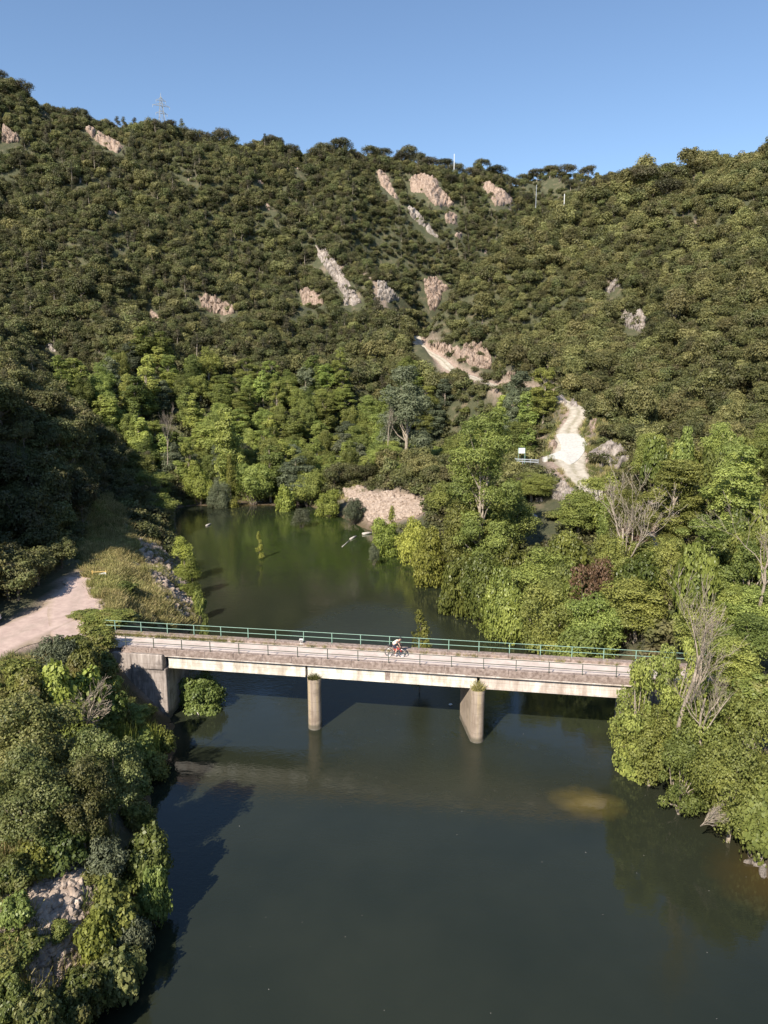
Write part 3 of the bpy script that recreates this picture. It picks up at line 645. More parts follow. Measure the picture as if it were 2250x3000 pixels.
M_DARK = mat_noise('dark_rubber', (.02,.02,.02), (.045,.042,.04), 6, rough=.7, bstr=.1)
M_GSTEEL = mat_noise('galvanised_steel', (.34,.37,.40), (.46,.49,.52), 4, rough=.5, metallic=.3, bstr=.05)
M_WHITE = mat_noise('white_paint', (.76,.76,.74), (.86,.86,.84), 3, rough=.5, bstr=.03)
br = empty('bridge', bp((S_L+S_R)/2, 0, 0), label='narrow concrete road bridge on two piers across the river, green railings on both sides', cat='bridge')
br.rotation_euler = (0, 0, BH); CX = (S_L+S_R)/2
def L(s, t, z): return (s-CX, t, z)                                  # local coordinates of the bridge
SE0, SE1 = S_L-6.5, S_R+8.0
HWD = 1.85
mb = MB(); mb.box(L((S_L+S_R)/2, 0, ZD-.19), (S_R-S_L+.6, 2*HWD-.02, .38)); mb.build('deck_slab', M_GIRD2, br)
mb = MB(); mb.box(L((SE0+SE1)/2, 0, ZD+.02), (SE1-SE0, 2*1.45, .05)); mb.build('road_surface', M_DECK, br)
for sg, w0 in ((-1, .42), (1, .62)):
    mb = MB(); s = SE0+ (2.5 if sg < 0 else 0)
    while s < SE1-.1:                                                # rough kerb, cast in bays with slightly uneven tops
        e = min(s+2.55, SE1); hh = .24+rng.uniform(-.015, .015)
        mb.box(L((s+e)/2, sg*(HWD-w0/2+.03+rng.uniform(-.006, .006)), ZD+.24-hh/2-.1), (e-s-.012, w0, hh+.34), bev=.03); s = e
    k = mb.build('kerb', M_KERB, br)
    # broken inner verge of dust and moss on the kerb
spans = [(S_L+.12, S_P1-.1), (S_P1+.1, S_P2-.12), (S_P2+.12, S_R-.1)]
for i, (a, e) in enumerate(spans):
    for t in (-1.30, 1.30):
        mb = MB(); mb.box(L((a+e)/2, t, ZD-.38-.575), (e-a, .42, 1.15)); mb.box(L((a+e)/2, t, ZD-.38-1.06), (e-a-.002, .50, .18))
        g = mb.build('girder', M_GIRD2 if i == 2 else M_GIRD, br)
        if t < 0 and i == 2: g['label'] = 'stained streaky girder'
    for t in [a+.3, (a+e)/2, e-.3]:
        mb = MB(); mb.box(L(t, 0, ZD-.38-.5), (.25, 2.2, .9)); mb.build('cross_beam', M_ABUT, br)
# brown stained diaphragm ends on the near face
for s in (S_P1+6.9, ):
    MB().box(L(s, -1.515, ZD-.38-.60), (.42, .03, 1.1)).build('stain_plate', M_KERB, br)
PAX = np.array([-.11, .994]); PANG = math.atan2(PAX[0], PAX[1])      # piers are skewed to the deck
for nose in ((-5.86, 54.98), (7.60, 52.87)):
    rr = .56; n = 14; poly = []
    for k in range(n+1): a = math.pi+math.pi*k/n; poly.append((rr*math.cos(a), rr*math.sin(a)))
    for k in range(n+1): a = math.pi*k/n; poly.append((rr*math.cos(a), 3.75+rr*math.sin(a)))
    W = Matrix.Translation((nose[0], nose[1], 0)) @ Matrix.Rotation(-PANG, 4, 'Z')
    loc = (Matrix.Translation(br.location) @ Matrix.Rotation(BH, 4, 'Z')).inverted() @ W
    mb = MB(); mb.prism(poly, -2.2, 4.42, loc); p = mb.build('pier', M_PIER, br)
    q = [(x*1.03, y*1.03 if y < 1 else 3.75+(y-3.75)*1.03) for x, y in poly]
    mb = MB(); mb.prism(q, 4.20, 4.47, loc); mb.build('pier_cap', M_PIER, p)
    q = [(x*1.035, y*1.035 if y < 1 else 3.75+(y-3.75)*1.035) for x, y in poly]
    mb = MB(); mb.prism(q, -.3, .12, loc); mb.build('waterline_ring', M_ABUT, p)
# abutments
mb = MB()
mb.box(L(S_L-1.2, .2, 1.05), (2.6, 4.5, 7.0), bev=.05)               # body under the bearing seat
mb.box(L(S_L-1.55, -1.98, 5.2), (2.9, .5, 1.35), bev=.05); mb.box(L(S_L-3.6, -1.95, 3.0), (2.4, .45, 5.6), bev=.04)
ab = mb.build('abutment', M_ABUT, br)
mb = MB(); mb.box(L(S_L-.55, 0, 5.0), (.9, 4.2, 1.1), bev=.03); mb.build('bearing_wall', M_ABUT, ab)
mb = MB(); mb.box(L(S_R+1.1, .2, 1.05), (2.4, 4.5, 7.0), bev=.05); mb.box(L(S_R+3.2, -1.95, 3.4), (2.6, .45, 4.8), bev=.04)
mb.box(L(S_R+1.1, 0, 5.0), (1.6, 4.2, 1.1)); mb.build('abutment', M_ABUT, br)
# railings: posts and two rails on each side
def railing(t, s0, s1, mat, side, off):
    mb = MB()
    for z in (ZD+.24+.98, ZD+.24+.52): mb.tube([L(s0, t, z), L((s0+s1)/2, t, z), L(s1, t, z)], .024 if t > 0 else .032, 8)
    ra = mb.build('railing', mat, br); ra['label'] = side
    s = s0+off; first = None
    while s < s1:
        if first is None:
            m2 = MB(); m2.box((0, 0, .5), (.06, .06, 1.04)); m2.box((0, 0, .02), (.14, .12, .03)); first = m2.build('post', mat, ra); o = first
        else: o = first.copy(); COL.objects.link(o); o.parent = ra
        o.location = L(s, t, ZD+.22); s += 2.56
    return ra
SN = bs(at_z(373, 1885, ZD+.2)[:2])
railing(-1.80, SN, S_R+7, M_DULL, 'dull grey green railing on the near side', .4)
SFR = bs(at_z(310, 1830, ZD+.8)[:2])
railing(1.74, SFR, S_R+7.6, M_GREEN, 'bright green railing on the far side', .9)
mb = MB(); q = [L(S_L-1+i*1.3, -1.50, ZD+.27+.012*math.sin(i*1.7)) for i in range(int((S_R+2-S_L)/1.3)+1)]
mb.tube(q, .028, 6); mb.build('cable_pipe', M_DARK, br)
# ---------------------------------------------------------------- rock outcrops
def rock_mat(name, c1, c2, c3):
    m, nt, b = new_mat(name)
    mp = nt.nodes.new('ShaderNodeMapping'); mp.inputs['Scale'].default_value = (1.6, 1.6, .40); mp.inputs['Rotation'].default_value = (.3, .5, 0)
    g = nt.nodes.new('ShaderNodeNewGeometry'); nt.links.new(g.outputs['Position'], mp.inputs[0])
    f = noise_fac(nt, .75, 12, .78, mp.outputs[0], .5); c = ramp(nt, [(.38, c1), (.49, c2), (.60, c3)], f)
    v = nt.nodes.new('ShaderNodeTexVoronoi'); v.feature = 'DISTANCE_TO_EDGE'; v.inputs['Scale'].default_value = .7; nt.links.new(mp.outputs[0], v.inputs['Vector'])
    c = mixc(nt, (.10,.08,.065), c, mapr(nt, v.outputs['Distance'], 0, .05, .35, 1))
    nt.links.new(c, b.inputs['Base Color']); b.inputs['Roughness'].default_value = .95
    bump(nt, b, f, .9, .6); return m
M_ROCK = rock_mat('pink_rock', (.13,.09,.065), (.36,.26,.20), (.48,.38,.30))
M_ROCKG = rock_mat('grey_rock', (.14,.115,.095), (.34,.29,.25), (.50,.44,.39))
CLEAR = []                                                           # photo outlines nothing may stand before: (polygon, distance)
for pts, Y in (([(1212,1000),(1248,996),(1252,1025),(1290,1045),(1325,1075),(1322,1088),(1290,1080),(1235,1045),(1210,1020)], 262),
               ([(1374,1092),(1412,1102),(1405,1114),(1378,1104)], 232),
               ([(1622,1190),(1660,1190),(1715,1215),(1710,1240),(1690,1285),(1725,1295),(1715,1330),(1680,1352),(1720,1395),(1700,1402),(1660,1390),(1600,1345),(1590,1330),(1640,1305),(1625,1275),(1650,1230),(1625,1205)], 165),
               ([(1515,1305),(1545,1305),(1550,1330),(1590,1338),(1570,1352),(1515,1350)], 135),
               (RIP_PX, 170), (GRASS_PX, 140), (BANKROCK_PX, 110), (LOW_PX, 60),
               ([(1540,1505),(1585,1495),(1620,1510),(1620,1555),(1560,1590),(1530,1580)], 108),
               ([(0,1860),(110,1770),(260,1690),(275,1760),(240,1800),(210,1870),(90,1905),(30,1910),(0,1925)], 95),
               ([(380,1840),(640,1840),(2080,1930),(2080,1960),(1835,1965),(1820,2030),(660,2010),(520,2090),(400,2000)], 62),
               ([(520,1470),(980,1480),(1090,1560),(1280,1690),(1290,1780),(1440,1850),(1800,1930),(1820,2200),(500,2200),(560,1830),(520,1600)], 400)):
    CLEAR.append((np.array(pts, float), Y))
def outcrop(pts, label, mat=None, amp=1.6, step=3.2, seed=0, cat='rock outcrop', name='rock_outcrop', clear=True, grp=None):
    P = np.array(pts, float); x0, y0 = P.min(0)-step; x1, y1 = P.max(0)+step
    nx_, ny_ = int((x1-x0)/step)+2, int((y1-y0)/step)+2
    px = x0+np.arange(nx_)*step; py = y0+np.arange(ny_)*step; XX, YY = np.meshgrid(px, py)
    c = hit(*P.mean(0)); s = c[1]/FPX
    sd = -sdist_poly(np.c_[XX.ravel(), YY.ravel()], P)
    # neighbouring samples must lie on one slope: take the depth from the plane through the middle of the patch
    H = np.array([hit(a, b2) for a, b2 in zip(XX.ravel(), YY.ravel())])
    med = np.median(H[sd > 0, 1]) if (sd > 0).any() else c[1]
    sp = max(12, 1.6*(P.max(0)-P.min(0)).max()*s)
    H[:, 1] = np.clip(H[:, 1], med-sp, med+sp)
    n = np.array([-(c[0]/c[1])*.35, -.75, .66]); n /= np.linalg.norm(n)
    wx, wz = XX.ravel()*s, YY.ravel()*s
    f1 = fbm(wx+wz*.45+seed*7, wz*.35-wx*.2, .42, 3, seed); f2 = fbm(wx, wz, .9, 4, seed+3)
    ridge = 1-np.abs(f1)*1.6; stepn = .6*np.floor((f2*1.2+ridge*.7)*2.5)/2.5+.4*f2
    e = sstep(sd, -step*.3, step*3.0)
    sc = min(1.5, (P.max(0)-P.min(0)).min()*s/7+.35)
    f3 = np.abs(fbm(wx+wz, wz*.5, 1.9, 2, seed+11)); d = (e*(.75+.30*ridge+.55*stepn-.45*f3)-.48)*amp*sc+ (sd < -step*.4)*(-.8)
    V = H+n*d[:, None]
    ok = (sd > -step*1.2).reshape(ny_, nx_); F = []
    q = ok[:-1, :-1] & ok[:-1, 1:] & ok[1:, 1:] & ok[1:, :-1]; I = np.arange(nx_*ny_).reshape(ny_, nx_)
    F = np.stack([I[1:, :-1][q], I[1:, 1:][q], I[:-1, 1:][q], I[:-1, :-1][q]], -1)
    if len(F) == 0: return
    used = np.unique(F); mp = -np.ones(len(V), int); mp[used] = np.arange(len(used))
    Vu = V[used]; Fu = mp[F]
    # a back a little under the slope, so that the patch is a closed slab
    m = len(Vu); Vb = Vu-n*2.2; E = {}
    for f in Fu:
        for k in range(4): a, b2 = f[k], f[(k+1) % 4]; E[(a, b2)] = E.get((a, b2), 0)+1
    rim = [(a, b2) for (a, b2) in E if (b2, a) not in E]
    Fa = np.r_[Fu, Fu[:, ::-1]+m, np.array([(b2, a, a+m, b2+m) for a, b2 in rim])]
    org = Vu.mean(0)
    o = link_mesh(name, np_mesh(name, np.r_[Vu, Vb]-org, Fa, mat or M_ROCK)); o.location = org; tag(o, label, cat, grp)
    if clear: CLEAR.append((P+((P-P.mean(0))*.0), med+sp*.3))
    return o
OC = [
 ([(1098,500),(1130,500),(1172,580),(1160,592),(1112,548)], 'narrow pink cliff at the upper left end of the central bare slope', 0),
 ([(1192,528),(1225,508),(1280,505),(1292,545),(1335,600),(1330,616),(1268,608),(1240,572),(1200,568)], 'broad pink eroded cliff just below the middle of the skyline', 0),
 ([(1385,515),(1430,528),(1508,578),(1505,606),(1450,610),(1412,552)], 'pink cliff sloping down to the right, right of the broad central cliff', 0),
 ([(1183,592),(1215,608),(1242,640),(1298,705),(1270,702),(1233,668),(1200,642)], 'long thin grey rock rib running down to the right below the central cliffs', 1),
 ([(1298,618),(1345,628),(1342,662),(1303,662)], 'small pink rock patch between the long rib and the right cliff', 0),
 ([(1325,676),(1362,684),(1350,708),(1328,700)], 'little pink rock patch right of the foot of the long rib', 0),
 ([(1235,818),(1280,814),(1322,848),(1302,872),(1275,925),(1255,915),(1240,862)], 'rounded pink rock knoll above the far end of the track', 0),
 ([(908,718),(960,728),(1000,785),(1042,850),(1066,892),(1040,905),(1000,902),(1002,870),(965,812),(935,770)], 'tall grey pink rock slab slanting down the middle of the far hillside', 1),
 ([(872,848),(905,840),(962,888),(940,902),(882,900)], 'low rock step left of the foot of the tall slab', 0),
 ([(1100,815),(1130,828),(1178,885),(1142,895),(1100,882)], 'pointed rock spur right of the foot of the tall slab', 1),
 ([(1415,720),(1434,732),(1426,752),(1414,744)], 'tiny bare rock above the saddle left of the right hill', 0),
 ([(1765,850),(1805,815),(1828,840),(1785,872)], 'smaller of the two grey boulders on the right hill, the upper one', 1),
 ([(1808,935),(1850,878),(1874,905),(1897,925),(1894,988),(1858,976),(1825,960)], 'largest grey boulder, on the right hill below the smaller one', 1),
 ([(1950,895),(1985,878),(1975,912),(1955,915)], 'pale rock scar right of the largest boulder', 0),
 ([(235,378),(272,370),(312,398),(372,428),(348,456),(330,452),(282,420)], 'ochre and grey crag near the top of the left hill', 0),
 ([(100,298),(130,318),(152,352),(134,350)], 'narrow bare streak just under the left skyline', 0),
 ([(5,360),(60,400),(62,424),(0,428)], 'bare rock at the left edge high on the hill', 0),
 ([(222,498),(245,508),(242,540),(230,545)], 'small upright pale rock on the left hill below the crag', 1),
 ([(308,612),(346,620),(346,636),(315,634)], 'low pale ledge on the left hill', 0),
 ([(122,588),(138,590),(140,610),(124,606)], 'tiny pale rock low on the left hill near the frame edge', 1),
 ([(853,480),(905,502),(892,512),(865,500)], 'thin bare streak below the skyline, left of centre', 0),
 ([(742,524),(782,534),(776,548),(748,540)], 'small pink ledge high on the left hill beside another', 0),
 ([(505,512),(520,515),(590,530),(580,542),(545,535)], 'pink ledge right of the crag below the pylon', 0),
 ([(428,940),(440,905),(482,938),(470,952)], 'pink rock cone low on the left hill', 0),
 ([(575,876),(612,868),(692,902),(694,926),(640,930),(590,912)], 'dark brown broken crag low in the middle of the left hill', 0),
 ([(345,718),(360,725),(357,748),(346,742)], 'little white stone face in the middle of the left hill', 1),
 ([(128,1000),(150,1005),(175,1035),(165,1045),(132,1030)], 'pale rock above the shaded spur on the left', 1),
 ([(775,585),(800,600),(790,625),(775,612)], 'small bare spot on the hillside above the tall slab', 0),
 ([(1245,1015),(1262,1010),(1320,1018),(1348,1012),(1395,1002),(1440,1030),(1450,1090),(1402,1088),(1350,1065),(1330,1050),(1262,1032)], 'reddish road cutting above the far bend of the track', 0),
 ([(1475,1095),(1520,1105),(1512,1122),(1480,1115)], 'thin strip of pale rock right of the reddish cutting', 0),
 ([(1608,1160),(1645,1150),(1690,1165),(1702,1200),(1668,1196),(1625,1186)], 'pale rock face at the bend behind the middle of the track', 1),
 ([(1712,1332),(1760,1300),(1822,1298),(1852,1350),(1812,1384),(1742,1372)], 'wide broken rock slope right of the white apron', 1),
 ([(1718,1228),(1756,1218),(1745,1272),(1724,1278)], 'brown cutting right of the narrow part of the track', 0),
 ([(1545,1322),(1608,1285),(1640,1298),(1636,1320),(1600,1328)], 'pinkish earth bank behind the info board', 0),
 ([(1605,1415),(1640,1400),(1690,1440),(1672,1480),(1612,1465)], 'broken rock face under the near end of the visible track', 1),
 ([(1885,1440),(1925,1405),(1972,1400),(1982,1450),(1935,1505),(1892,1495)], 'pale rock face behind the trees on the right', 1),
 ([(1560,1455),(1590,1450),(1598,1475),(1565,1478)], 'small rock above the ruined wall', 1),
]
for i, (pts, lab, g) in enumerate(OC):
    outcrop(pts, lab, M_ROCKG if g else M_ROCK, amp=1.9, seed=i)
# ---------------------------------------------------------------- loose stones
def rock_mesh(seed, r0=.5):
    bm = bmesh.new(); bmesh.ops.create_icosphere(bm, subdivisions=2, radius=r0)
    r = np.random.default_rng(seed); pl = [(unit(r.normal(size=(1, 3)))[0], r.uniform(.55, .85)*r0) for _ in range(9)]
    for v in bm.verts:
        c = np.array(v.co)
        for n, d in pl:
            k = c@n
            if k > d: c = c-n*(k-d)
        v.co = Vector(c*[1, .8, .62])
    me = bpy.data.meshes.new('stone'); bm.to_mesh(me); bm.free(); return me
M_STONE = mat_noise('loose_stone', (.24,.18,.14), (.46,.37,.30), 1.3, (.62,.54,.47), rough=.95, bscale=8)
ROCKS = []
for k in range(5):
    me = rock_mesh(k); me.materials.append(M_STONE); ROCKS.append(me)
def fill_poly(poly, n, seed=0):
    r = np.random.default_rng(seed); lo, hi = poly.min(0), poly.max(0); P = r.uniform(lo, hi, (n*5, 2))
    return P[sdist_poly(P, poly) < 0][:n]
def rubble(label, poly, n, s0, s1, seed, grow=0.0):
    r0 = np.random.default_rng(seed); lo, hi = poly.min(0)-grow, poly.max(0)+grow; P = r0.uniform(lo, hi, (n*5, 2)); P = P[sdist_poly(P, poly) < grow][:n]; P = P[ground(P[:, 0], P[:, 1]) > -.3]; r = np.random.default_rng(seed+50)
    S = s0+(s1-s0)*r.random(len(P))**2.2; z = ground(P[:, 0], P[:, 1])+S*.10
    scatter('rubble', np.c_[P, z], S, ROCKS, label, 'rubble', rot=np.c_[r.uniform(-.7, .7, (len(P), 2)), r.uniform(0, 6.28, len(P))], seed=seed)
rubble('pale stones spilling down the left embankment to the water behind the bridge', BANK_W, 1500, .25, 1.3, 1)
rubble('slope of broken pink stone on the far right shore', RIP_W, 3800, .35, 1.5, 2)
rubble('heap of pinkish stones among the bushes in the lower left corner', LOW_W, 3600, .22, .80, 3, 1.3)
# ---------------------------------------------------------------- planting
NBASE = 11
def blocked(X, Y, Z, h, wd, fac=.40, skip=0.0):
    """does a plant stand in front of something the photo shows bare?"""
    bad = np.zeros(len(X), bool)
    rb = np.random.default_rng(4)
    for ci, (poly, Yc) in enumerate(CLEAR):
        m = (Y < Yc) & ((rb.random(len(X)) > skip) | (ci < NBASE))
        for fx, fz in ((0, .55), (0, .95), (-fac, .6), (fac, .6), (0, .2), (-fac*.7, .9), (fac*.7, .9)):
            px, py, _ = project(X+fx*wd, Y, Z+fz*h); bad |= m & in_poly(px, py, poly)
    return bad
def plant(name, kind, seed, cx, ytop, Y, wpx, label, cat, group=None, zb=None, **k):
    q = at_y(cx, ytop, Y); dep = project(q[0], q[1], q[2])[2]; z = g1(q[0], Y) if zb is None else zb
    h = max(q[2]-z, .8); wd = float(wpx*dep/FPX)
    if kind in ('bush', 'willow', 'bramble', 'yellow', 'fig', 'flower', 'vine') and h > 1.1*wd: wd = min(h/1.1, wd*1.2)
    return tree(name, kind, seed, float(q[0]), float(Y), z-.1, h, wd, label, cat, group, **k)
LM = [((1680,1320),'the white apron'),((1655,1180),'the track bend'),((1400,1045),'the reddish road cutting'),((1850,930),'the largest grey boulder'),((1795,845),'the smaller grey boulder'),((1215,1000),'the far end of the track'),
 ((1654,600),'the white pole'),((1530,1320),'the info board'),((1360,770),'the saddle'),((2050,1230),'the dry hillside shrub'),((2180,1100),'the rightmost dry shrub'),((2250,700),'the right edge mid hill'),((2250,430),'the hill\'s top right corner'),
 ((1900,520),'the right hill crest'),((1270,870),'the rounded pink knoll'),((0,1050),'the top of the shaded spur'),((60,1600),'the dark foot of the shaded spur'),((250,1350),'the dark hollow path'),((660,1200),'the brightest poplar'),
 ((490,1240),'the bleached trunk'),((640,1420),'the silver grey shore bush'),((1190,1150),'the tall white poplar'),((828,1420),'the round yellow shore bush'),((200,1100),'the valley wood\'s left end'),((930,1180),'the middle of the valley wood'),
 ((1120,1450),'the broken pink stones'),((1425,1300),'the tallest riverside tree'),((1820,1500),'the forked bare tree'),((2000,1950),'the tall bare grey tree'),((1580,1540),'the ruined wall'),((1720,1930),'the right end of the bridge'),((2200,1450),'the right edge below the hill'),
 ((160,2620),'the lower left stone heap'),((430,2500),'the big leaved water bush'),((250,2020),'the leafless fallen shrub'),((430,1980),'the left abutment'),((90,1950),'the gravel yard rim'),((1235,1850),'the lone poplar in the water'),((30,2900),'the bottom left corner'),
 ((480,330),'the pylon'),((980,430),'the middle of the skyline'),((1440,480),'the low point of the skyline'),((1250,550),'the broad pink cliff'),((1450,560),'the right pink cliff'),((300,410),'the left crag')]
USED = {}
def where(px, py, what):
    d = [(math.hypot(px-a[0], py-a[1]), a, n) for a, n in LM]; dd, a, n = min(d); dx, dy = px-a[0], py-a[1]
    v_ = 'above' if dy < 0 else 'below'; h_ = 'left' if dx < 0 else 'right'
    t = (v_ if abs(dy) > 2.2*abs(dx) else (h_+' of' if abs(dx) > 2.2*abs(dy) else v_+' and '+h_+' of'))
    ring = 'right beside and ' if dd < 35 else ('close ' if dd < 80 else ('a little ' if dd < 150 else 'far '))
    return ' '.join((what+' '+ring+t+' '+n).replace('of the', 'of', 0).split()[:16])
# -- single plants of the right bank (kind, variant, centre px, top px, distance, width px, name, label)
RB = [
 ('tall', 0, 1425, 1185, 90, 250, 'riverside_tree', 'tallest loose yellow green tree on the right bank, its pale trunk showing in mid height', 'tree'),
 ('ash', 1, 1365, 1420, 92, 200, 'riverside_tree', 'round light green tree at the left foot of the tallest riverside tree', 'tree'),
 ('ash', 2, 1500, 1400, 94, 190, 'riverside_tree', 'olive green tree right behind the tallest riverside tree', 'tree'),
 ('vine', 0, 1348, 1600, 84, 115, 'vine_thicket', 'glossy green climbing thicket at the water, left one below the tallest tree', 'shrub'),
 ('vine', 1, 1440, 1560, 80, 180, 'vine_thicket', 'largest glossy green thicket hanging over the water below the tallest tree', 'shrub'),
 ('vine', 2, 1480, 1640, 76, 150, 'vine_thicket', 'glossy green thicket on the right of the largest one, touching the water', 'shrub'),
 ('yellow', 0, 1265, 1520, 96, 120, 'riverside_bush', 'yellow green bush on the shore left of the glossy thickets', 'bush'),
 ('yellow', 1, 1205, 1500, 108, 100, 'riverside_bush', 'yellow green bush on the shore, one from the left end of the row', 'bush'),
 ('yellow', 2, 1130, 1505, 114, 95, 'riverside_bush', 'leftmost yellow green bush of the row standing in the water below the stones', 'bush'),
 ('sapling', 3, 1150, 1480, 116, 40, 'young_poplar', 'slim young poplar rising out of the leftmost bushes below the stones', 'tree'),
 ('ash', 3, 1600, 1600, 80, 230, 'riverside_tree', 'soft grey green rounded tree below the ruined wall', 'tree'),
 ('bush', 0, 1530, 1690, 76, 160, 'riverside_bush', 'light green bush at the water below the grey green rounded tree', 'bush'),
 ('ash', 4, 1610, 1680, 70, 210, 'riverside_tree', 'wide light green tree reaching the far railing of the bridge', 'tree'),
 ('bush', 1, 1700, 1790, 66, 200, 'riverside_bush', 'dense green bush just behind the far railing, left of the hanging tree', 'bush'),
 ('ash', 5, 1740, 1715, 68, 220, 'riverside_tree', 'light green tree in front of the rust coloured bush', 'tree'),
 ('rust', 0, 1750, 1600, 71, 210, 'rusty_bush', 'rust brown withered bush around the foot of the bare tree', 'bush'),
 ('rust', 1, 1850, 1515, 79, 150, 'rusty_bush', 'smaller rust brown bush up right of the bare tree', 'bush'),
 ('ash', 0, 1700, 1430, 95, 190, 'riverside_tree', 'green tree left behind the bare forked tree', 'tree'),
 ('openash', 1, 1910, 1570, 74, 200, 'riverside_tree', 'open crowned tree right of the rust coloured bushes', 'tree'),
 ('ash', 1, 1870, 1680, 68, 260, 'riverside_tree', 'bright green tree directly behind the right end of the bridge', 'tree'),
 ('tall', 2, 1990, 1340, 84, 190, 'riverside_tree', 'tall light green tree below the right hill, second from the right edge', 'tree'),
 ('tall', 3, 2170, 1300, 78, 210, 'riverside_tree', 'tall light green tree at the right edge below the hill', 'tree'),
 ('tall', 1, 2070, 1500, 70, 190, 'riverside_tree', 'dark gapped tree between the hill and the bridge on the right', 'tree'),
 ('openash', 5, 2215, 1560, 64, 190, 'riverside_tree', 'tree with bare twigs at the right edge, halfway up the picture', 'tree'),
 ('ash', 2, 2060, 1720, 58, 190, 'riverside_tree', 'shady tree behind the right end of the green railing', 'tree'),
 ('ash', 3, 2210, 1790, 52, 250, 'riverside_tree', 'light green tree at the right edge level with the bridge', 'tree'),
 ('openash', 3, 1890, 1850, 47.0, 190, 'overhanging_tree', 'light green tree hiding the right end of the bridge, topmost clump', 'tree'),
 ('openash', 1, 2010, 1810, 46.5, 200, 'overhanging_tree', 'loose tree around the bare trunk in front of the right bridge end', 'tree'),
 ('ash', 5, 1915, 2030, 46.5, 210, 'overhanging_tree', 'leafy tree leaning over the water under the right bridge end', 'tree'),
 ('ash', 2, 2080, 1980, 44, 250, 'overhanging_tree', 'broad tree on the right bank below the bridge, beside the bare trunk', 'tree'),
 ('openash', 4, 2200, 1980, 43, 240, 'overhanging_tree', 'twiggy tree at the right edge below the bridge', 'tree'),
 ('openash', 0, 2010, 2110, 43, 200, 'overhanging_tree', 'low green crown over the water between the bridge end and the right edge', 'tree'),
 ('ash', 3, 2170, 2130, 40, 260, 'overhanging_tree', 'lowest large crown on the right, over the dark cove', 'tree'),
 ('bush', 2, 2235, 2260, 38.5, 160, 'overhanging_bush', 'bush at the right edge above the half drowned rock', 'bush'),
 ('openash', 0, 1760, 1375, 96, 150, 'riverside_tree', 'green tree hiding the track just below the white apron', 'tree'),
 ('tall', 3, 1870, 1430, 84, 150, 'riverside_tree', 'light green tree hiding the middle of the lower track', 'tree'),
 ('openash', 2, 1960, 1560, 74, 170, 'riverside_tree', 'light green tree right of the rusty bushes, covering the track', 'tree'),
 ('ash', 5, 2100, 1680, 68, 230, 'riverside_tree', 'green tree covering the last stretch of the track', 'tree'),
 ('ash', 4, 2200, 1700, 61, 230, 'riverside_tree', 'shaded green tree behind the right end of the bridge at the edge', 'tree'),
 ('ash', 1, 2150, 1860, 50, 230, 'overhanging_tree', 'leafy tree before the end of the bridge road at the right', 'tree'),
 ('bush', 0, 2120, 1975, 48.5, 170, 'roadside_bush', 'bush at the near side of the road end right of the bridge', 'bush'),
 ('bramble', 1, 2215, 1960, 47.5, 180, 'roadside_bush', 'bramble at the right edge beside the road end', 'bush'),
 ('bush', 3, 1875, 2150, 47.5, 110, 'overhanging_bush', 'small bush at the foot of the right abutment', 'bush'),
]
for kind, sd_, cx, yt, Y, wpx, nm, lab, cat in RB: plant(nm, kind, sd_, cx, yt, Y, wpx, lab, cat)
def bare(cx, ybase, ytop, Y, wpx, seed, lab, tx=0.0, ty=0.0, kind='dead', nm='bare_tree', cat='bare tree', rz=0.0):
    b_ = at_y(cx, ybase, Y); t_ = at_y(cx, ytop, Y); mc, mt, H, W = variant(kind, seed)
    return tree(nm, kind, seed, b_[0], Y, b_[2], t_[2]-b_[2], wpx*Y/FPX*1.05, lab, cat, rz=rz, tilt=(tx, ty))
bare(1800, 1740, 1400, 76, 230, 0, 'bare forked tree standing out of the rust coloured bush', 0, -.06, rz=.4)
bare(2010, 2150, 1730, 44.5, 230, 1, 'tall bare grey tree in front of the right end of the bridge', 0, -.22, rz=2.0)
bare(2060, 2200, 1900, 43, 170, 2, 'second bare trunk, right of the tall bare grey tree', 0, .12, rz=4.0)
bare(2230, 1800, 1540, 60, 190, 3, 'bare branches at the right edge above the bridge level', 0, -.35, rz=1.0)
bare(1425, 1480, 1330, 92, 60, 4, 'pale bare stems inside the tallest riverside tree', 0, .02)
bare(490, 1345, 1200, 168, 42, 5, 'slender bleached trunk among the poplars left of the bright tall one', 0, 0)
bare(1135, 1330, 1180, 158, 36, 6, 'thin forked dead stem in front of the dark trees above the stones', 0, 0)
bare(2060, 2415, 2330, 38.8, 80, 1, 'dead twigs hanging down to the water at the right bank', 0, .9, 'deadbush', 'dead_shrub', 'dead shrub')
bare(262, 2110, 1955, 43, 150, 2, 'grey leafless fallen shrub among the green bushes left of the abutment', .2, .6, 'deadbush', 'dead_shrub', 'dead shrub')
bare(2045, 1275, 1170, 150, 90, 3, 'greyish dry shrub on the right hillside', 0, 0, 'deadbush', 'dead_shrub', 'dead shrub')
bare(2190, 1180, 1040, 150, 110, 4, 'dry branchy shrub at the right edge of the hillside', 0, 0, 'deadbush', 'dead_shrub', 'dead shrub')
